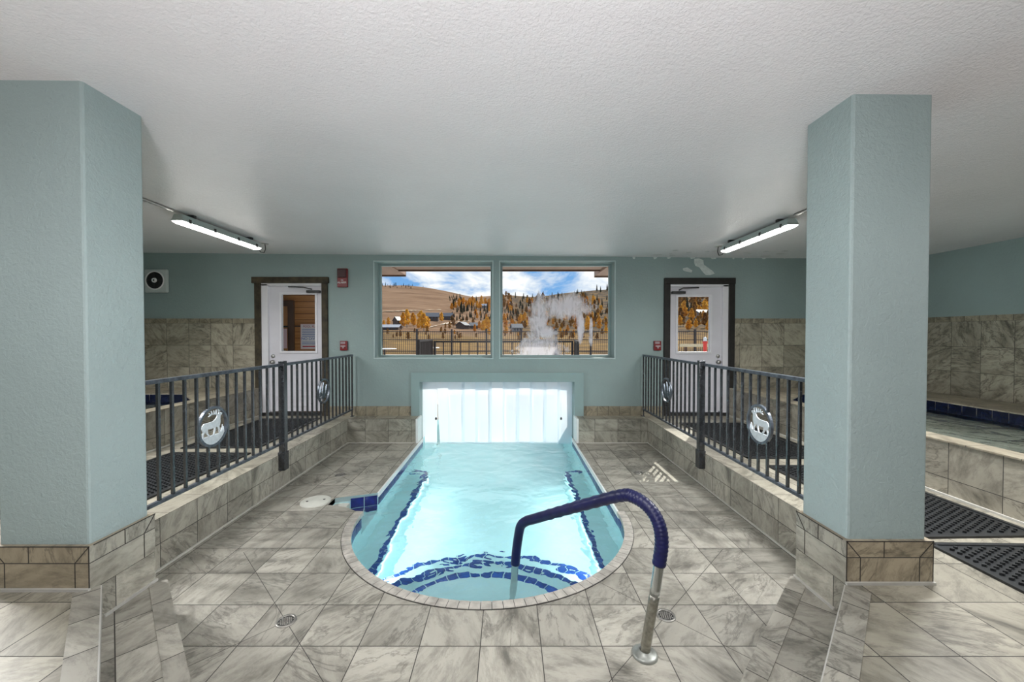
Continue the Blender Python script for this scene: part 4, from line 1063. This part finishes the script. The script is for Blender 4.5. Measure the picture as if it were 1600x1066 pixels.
def hill_mat():
    t = NT('autumn_hillside'); p = t.pos(); s = t.sep(p)
    g = t.ramp(t.noise(t.comb(t.math('MULTIPLY', s[0], 0.012), t.math('MULTIPLY', s[1], 0.03), t.math('MULTIPLY', s[2], 0.16)), 1.6, 8, 0.65), [(0.3, (0.14, 0.08, 0.046)), (0.5, (0.23, 0.138, 0.083)), (0.72, (0.31, 0.20, 0.125))])
    fr = t.ramp(t.noise(p, 0.11, 7, 0.7), [(0.34, (0.035, 0.035, 0.028)), (0.47, (0.085, 0.062, 0.045)), (0.58, (0.20, 0.12, 0.05)), (0.7, (0.10, 0.08, 0.055))])
    u = t.math('DIVIDE', s[0], t.math('MAXIMUM', s[1], 1.0))
    edge = t.math('ADD', u, t.math('MULTIPLY', t.math('SUBTRACT', t.noise(p, 0.03, 4), 0.5), 0.14))
    f1 = t.ramp(edge, [(0.0, 0.0), (0.02, 1.0)])
    edge2 = t.math('ADD', edge, 0.10)
    c = t.mix(f1, g, fr)
    lo = t.ramp(t.noise(p, 0.25, 6, 0.65), [(0.35, (0.13, 0.085, 0.05)), (0.55, (0.27, 0.165, 0.065)), (0.7, (0.38, 0.24, 0.08))])
    mlo = t.ramp(t.math('ADD', t.math('DIVIDE', s[1], 120.0), t.math('MULTIPLY', t.math('SUBTRACT', t.noise(p, 0.05, 3), 0.5), 0.5)), [(0.75, 1.0), (1.0, 0.0)])
    c = t.mix(mlo, c, lo)
    return t.done(t.bsdf(c, 0.95, 0, 0.05))
m = MB(); vs = {}
NX, NY = 150, 110
for i in range(NX + 1):
    for j in range(NY + 1):
        y = 28.0 + 640 * (j / NY) ** 1.7; x = (-1 + 2 * i / NX) * (60 + y * 0.95)
        vs[i, j] = m.v(x, y, terrain(x, y))
for i in range(NX):
    for j in range(NY):
        fc = m.f([vs[i, j], vs[i + 1, j], vs[i + 1, j + 1], vs[i, j + 1]]); fc.smooth = True
o = m.build('ground_hills', hill_mat()); struct(o)
def ground_at(px, py):
    u = (px - 794) / 622; e = (523 - py) / 622; y = 30.0
    while y < 508:
        if terrain(u * y, y) - 1.7 > e * y: return u * y, y, terrain(u * y, y)
        y *= 1.012
    return u * 505, 505, terrain(u * 505, 505)

# trees: a golden aspen and a dark conifer, every one its own object
def leaf_mat(name, c0, c1):
    t = NT(name); inf = t.n('ShaderNodeObjectInfo')
    f = t.math('ADD', t.math('MULTIPLY', inf.outputs['Random'], 0.55), t.math('MULTIPLY', t.noise(t.obj(), 2.2, 3), 0.45))
    c = t.ramp(f, [(0.2, c0), (0.8, c1)])
    tl = t.n('ShaderNodeBsdfTranslucent'); t.set(tl.inputs[0], c); mx = t.n('ShaderNodeMixShader'); mx.inputs[0].default_value = 0.5
    t.t.links.new(t.bsdf(c, 0.8, 0, 0.1), mx.inputs[1]); t.t.links.new(tl.outputs[0], mx.inputs[2])
    return t.done(mx.outputs[0])
M_gold = leaf_mat('golden_aspen_leaves', (0.58, 0.24, 0.025), (0.76, 0.46, 0.08))
M_rust = leaf_mat('rust_brown_leaves', (0.20, 0.09, 0.03), (0.36, 0.19, 0.05))
M_conif = leaf_mat('dark_conifer_needles', (0.022, 0.028, 0.016), (0.065, 0.065, 0.04))
M_bark = plain('pale_bark', (0.36, 0.33, 0.28), 0.9, var=0.3, nscale=10)
M_darkbark = plain('dark_bark', (0.07, 0.05, 0.04), 0.9, var=0.3, nscale=10)
def aspen(mt, seed):
    r = random.Random(seed); o = empty('aspen_tree' if mt is M_gold else 'leafy_tree', (0, 0, 0))
    m = MB(); m.tube([(0, 0, -0.3), (0.02, 0, 1.2), (0.0, 0.03, 2.6), (0.02, 0, 4.4)], [0.14, 0.11, 0.08, 0.03], 6); m.build('trunk', M_bark, o)
    m = MB()
    for i in range(520):
        h = r.uniform(0.12, 1.0); rad = 1.3 * math.sin(math.pi * min(1, 0.10 + h * 0.86)) ** 0.6 * (1.0 + 0.25 * math.sin(h * 17 + seed)) * (1.05 - 0.35 * h)
        a = r.uniform(0, 6.283); q = rad * math.sqrt(r.uniform(0.05, 1)); s_ = r.uniform(0.10, 0.30)
        c = Vector((q * math.cos(a), q * math.sin(a), 0.5 + h * 4.6)); d1 = Vector((r.gauss(0, 1), r.gauss(0, 1), r.gauss(0, 1))).normalized(); d2 = d1.orthogonal().normalized()
        m.quad(c + d1 * s_, c + d2 * s_, c - d1 * s_, c - d2 * s_)
    m.build('foliage', mt, o, recalc=False); return o
def conifer(seed):
    r = random.Random(seed); o = empty('conifer_tree', (0, 0, 0))
    m = MB(); m.tube([(0, 0, -0.3), (0, 0, 1.0), (0, 0, 5.2)], [0.14, 0.12, 0.03], 6); m.build('trunk', M_darkbark, o)
    m = MB(); n = 9
    for k in range(8):
        z = 0.6 + k * 0.6; rr = 1.15 * (1 - k / 9.0) + 0.12; top = m.v(0, 0, z + 1.15)
        ring = [m.v(rr * q * math.cos(2 * math.pi * i / (2 * n) + k), rr * q * math.sin(2 * math.pi * i / (2 * n) + k), z + (0.0 if i % 2 else 0.22) + r.uniform(-0.08, 0.08)) for i in range(2 * n) for q in [(1.0 if i % 2 else 0.62) * r.uniform(0.85, 1.1)]]
        for i in range(2 * n): m.f([top, ring[i], ring[(i + 1) % (2 * n)]])
    m.build('foliage', M_conif, o); return o
protos = {'gold': [aspen(M_gold, 1), aspen(M_gold, 2)], 'rust': [aspen(M_rust, 3)], 'con': [conifer(4), conifer(5)]}
LAB = {'gold': ('golden autumn aspen on the slope beyond the yard fence', 'golden trees beyond the fence'), 'rust': ('rust-brown leafy tree on the slope beyond the yard fence', 'rust-brown trees beyond the fence'),
       'con': ('dark conifer on the slope beyond the yard fence', 'conifers on the slopes')}
used = {}; spots = []
def plant(kind, px, py, hpx):
    for tr in range(26):
        x, y, z = ground_at(px, py); h = hpx * 1.18 / 622 * y / 5.2; w_ = h * (rnd.uniform(0.8, 1.05) if kind != 'con' else rnd.uniform(0.75, 0.95))
        if all((x - X_) ** 2 + (y - Y_) ** 2 > (1.45 * (w_ + W_)) ** 2 for X_, Y_, W_ in spots): break
        px += rnd.uniform(-5, 5); py += rnd.uniform(-4, 4); hpx *= 0.97
    else: return
    spots.append((x, y, w_))
    i = rnd.randrange(len(protos[kind])); pr = protos[kind][i]
    o = pr if (kind, i) not in used else dup(pr)
    used[kind, i] = 1
    o.location = (x, y, z); o.scale = (w_, w_, h); o.rotation_euler = (0, 0, rnd.uniform(0, 6.28)); tag(o, LAB[kind][0], 'tree', LAB[kind][1])
# houses on the slope
M_hwall = plain('dark_log_wall', (0.085, 0.06, 0.05), 0.8, var=0.3); M_hroof = plain('grey_metal_roof', (0.10, 0.105, 0.125), 0.5, var=0.2)
M_hwall2 = plain('grey_house_wall', (0.26, 0.25, 0.25), 0.8, var=0.15); M_hroof2 = plain('pale_roof', (0.34, 0.35, 0.39), 0.5, var=0.1); M_hwin = plain('dark_window_glass', (0.03, 0.035, 0.05), 0.1)
def house(px, py, wpx, hpx, rz, wm, rm, label):
    x, y, z = ground_at(px, py); k = y / 622; W, H = wpx * k / 2, hpx * k
    o = empty('house', (x, y, z), R(rz)); tag(o, label, 'house')
    D = W * 0.8; he = H * 0.55; spots.append((x, y, W))
    m = MB(); m.box(-W, W, -D, D, -H * 0.6, he); m.prism([(-D, he), (D, he), (0, H * 0.97)], -W, W, 'x'); m.build('wall', wm, o)
    m = MB(); ov = 0.15 * W; t_ = H * 0.07
    for sg_ in (-1, 1): m.prism([(sg_ * D * 1.2, he - (H - he) * 0.2), (0, H), (0, H + t_), (sg_ * D * 1.2, he - (H - he) * 0.2 + t_)], -W - ov, W + ov, 'x')
    m.build('roof', rm, o)
    for q in (-0.55, 0.0, 0.55):
        m = MB(); m.box(q * W - W * 0.12, q * W + W * 0.12, -D - 0.06, -D + 0.02, he * 0.3, he * 0.8); m.build('window', M_hwin, o)
house(622, 508, 12, 12, 60, M_hwall, M_hroof, 'dark cabin with a grey gable left of the golden aspens')
house(612, 516, 26, 8, 0, M_hwall, M_hroof2, 'long low shed with a pale roof edge at the left of the left window')
house(676, 502, 18, 12, 5, M_hwall, M_hroof, 'dark blue-grey house just right of the golden aspens')
house(700, 500, 15, 10, -10, M_hwall, M_hroof, 'dark house on the slope, second to the right of the golden aspens')
house(723, 514, 18, 10, 70, M_hwall, M_hroof, 'low dark A-shaped cabin beside the pale road')
house(740, 514, 12, 9, 20, M_hwall, M_hroof, 'small dark cabin right of the A-shaped one')
house(757, 482, 8, 6, 0, M_hwall2, M_hroof2, 'tiny pale-roofed house high at the right of the left window')
house(807, 519, 16, 12, 15, M_hwall2, M_hroof, 'grey shed among the aspens at the left of the right window')
house(796, 478, 8, 5, 0, M_hwall2, M_hroof2, 'tiny white-roofed house on the slope at the left of the right window')
house(1095, 497, 24, 12, 20, M_hwall2, M_hroof, 'grey house among rust-brown trees, seen through the right door')
house(1084, 486, 12, 6, 0, M_hwall2, M_hroof2, 'pale-roofed house uphill, seen through the right door')
R_ = rnd.uniform
for px, py, h in ((630, 514, 22), (636, 513, 25), (641, 513, 18), (647, 512, 17), (658, 514, 24), (663, 515, 25), (668, 517, 19), (600, 512, 10), (607, 510, 12), (690, 505, 14), (654, 516, 14), (755, 520, 16), (761, 519, 20), (749, 516, 12), (706, 486, 10), (712, 484, 10)): plant('gold', px, py, h)
for i in range(22): plant('gold', R_(716, 742), R_(474, 482), R_(7, 10))
for i in range(16): plant('gold', R_(742, 766), R_(474, 500), R_(6, 12))
for i in range(70): plant('con', R_(706, 768), R_(478, 503), R_(5, 10))
for i in range(10): plant('rust', R_(690, 768), R_(500, 516), R_(7, 13))
for i in range(24): plant('con', R_(594, 662), R_(447.5, 451), R_(2, 4.5))
for i in range(18): plant('con', R_(700, 722), R_(466, 472), R_(3, 6))
for i in range(150): px = R_(783, 956); plant('con', px, R_(466 - max(0, (px - 850) * 0.12), 502), R_(4.5, 9))
for i in range(110): plant('rust', R_(783, 956), R_(468, 516), R_(6, 12))
for i in range(60): plant('rust', R_(594, 956), R_(519, 533), R_(5, 11))
for i in range(14): plant('gold', R_(594, 956), R_(519, 530), R_(6, 12))
for i in range(70): px = R_(783, 956); plant('gold', px, R_(474, 514), R_(6, 12))
for px, py, h in ((790, 516, 16), (800, 515, 14), (812, 512, 16), (822, 513, 12), (902, 520, 24), (918, 520, 22), (936, 518, 20)): plant('gold', px, py, h)
for i in range(26): plant('rust', R_(1054, 1116), R_(470, 515), R_(12, 22))
for i in range(24): plant('gold', R_(1054, 1116), R_(480, 522), R_(12, 20))
for i in range(12): plant('con', R_(1054, 1080), R_(470, 495), R_(12, 22))

# pale dirt road winding up the slope
m = MB(); rp_ = [(668, 514), (690, 508), (705, 505.5), (722, 503.5), (735, 502)]; prev = None
for a_, b_ in zip(rp_, rp_[1:]):
    for i in range(8):
        px = a_[0] + (b_[0] - a_[0]) * i / 8; py = a_[1] + (b_[1] - a_[1]) * i / 8
        x, y, z = ground_at(px, py); x2, y2 = x, y - 5.0
        cur_ = ((x, y + 3, terrain(x, y + 3) + 0.35), (x2, y2, terrain(x2, y2) + 0.35))
        if prev: m.quad(prev[0], prev[1], cur_[1], cur_[0])
        prev = cur_
struct(m.build('ground_road', plain('pale_dirt', (0.55, 0.45, 0.34), 0.9)))
m = MB(); prev = None
for i in range(30):
    px = 596 + i * 3.2; py = 488 - 0.09 * i
    x, y, z = ground_at(px, py); cur_ = ((x, y + 3, terrain(x, y + 3) + 0.4), (x, y - 2, terrain(x, y - 2) + 0.4))
    if prev: m.quad(prev[0], prev[1], cur_[1], cur_[0])
    prev = cur_
struct(m.build('ground_track', plain('tan_track', (0.42, 0.30, 0.19), 0.9)))
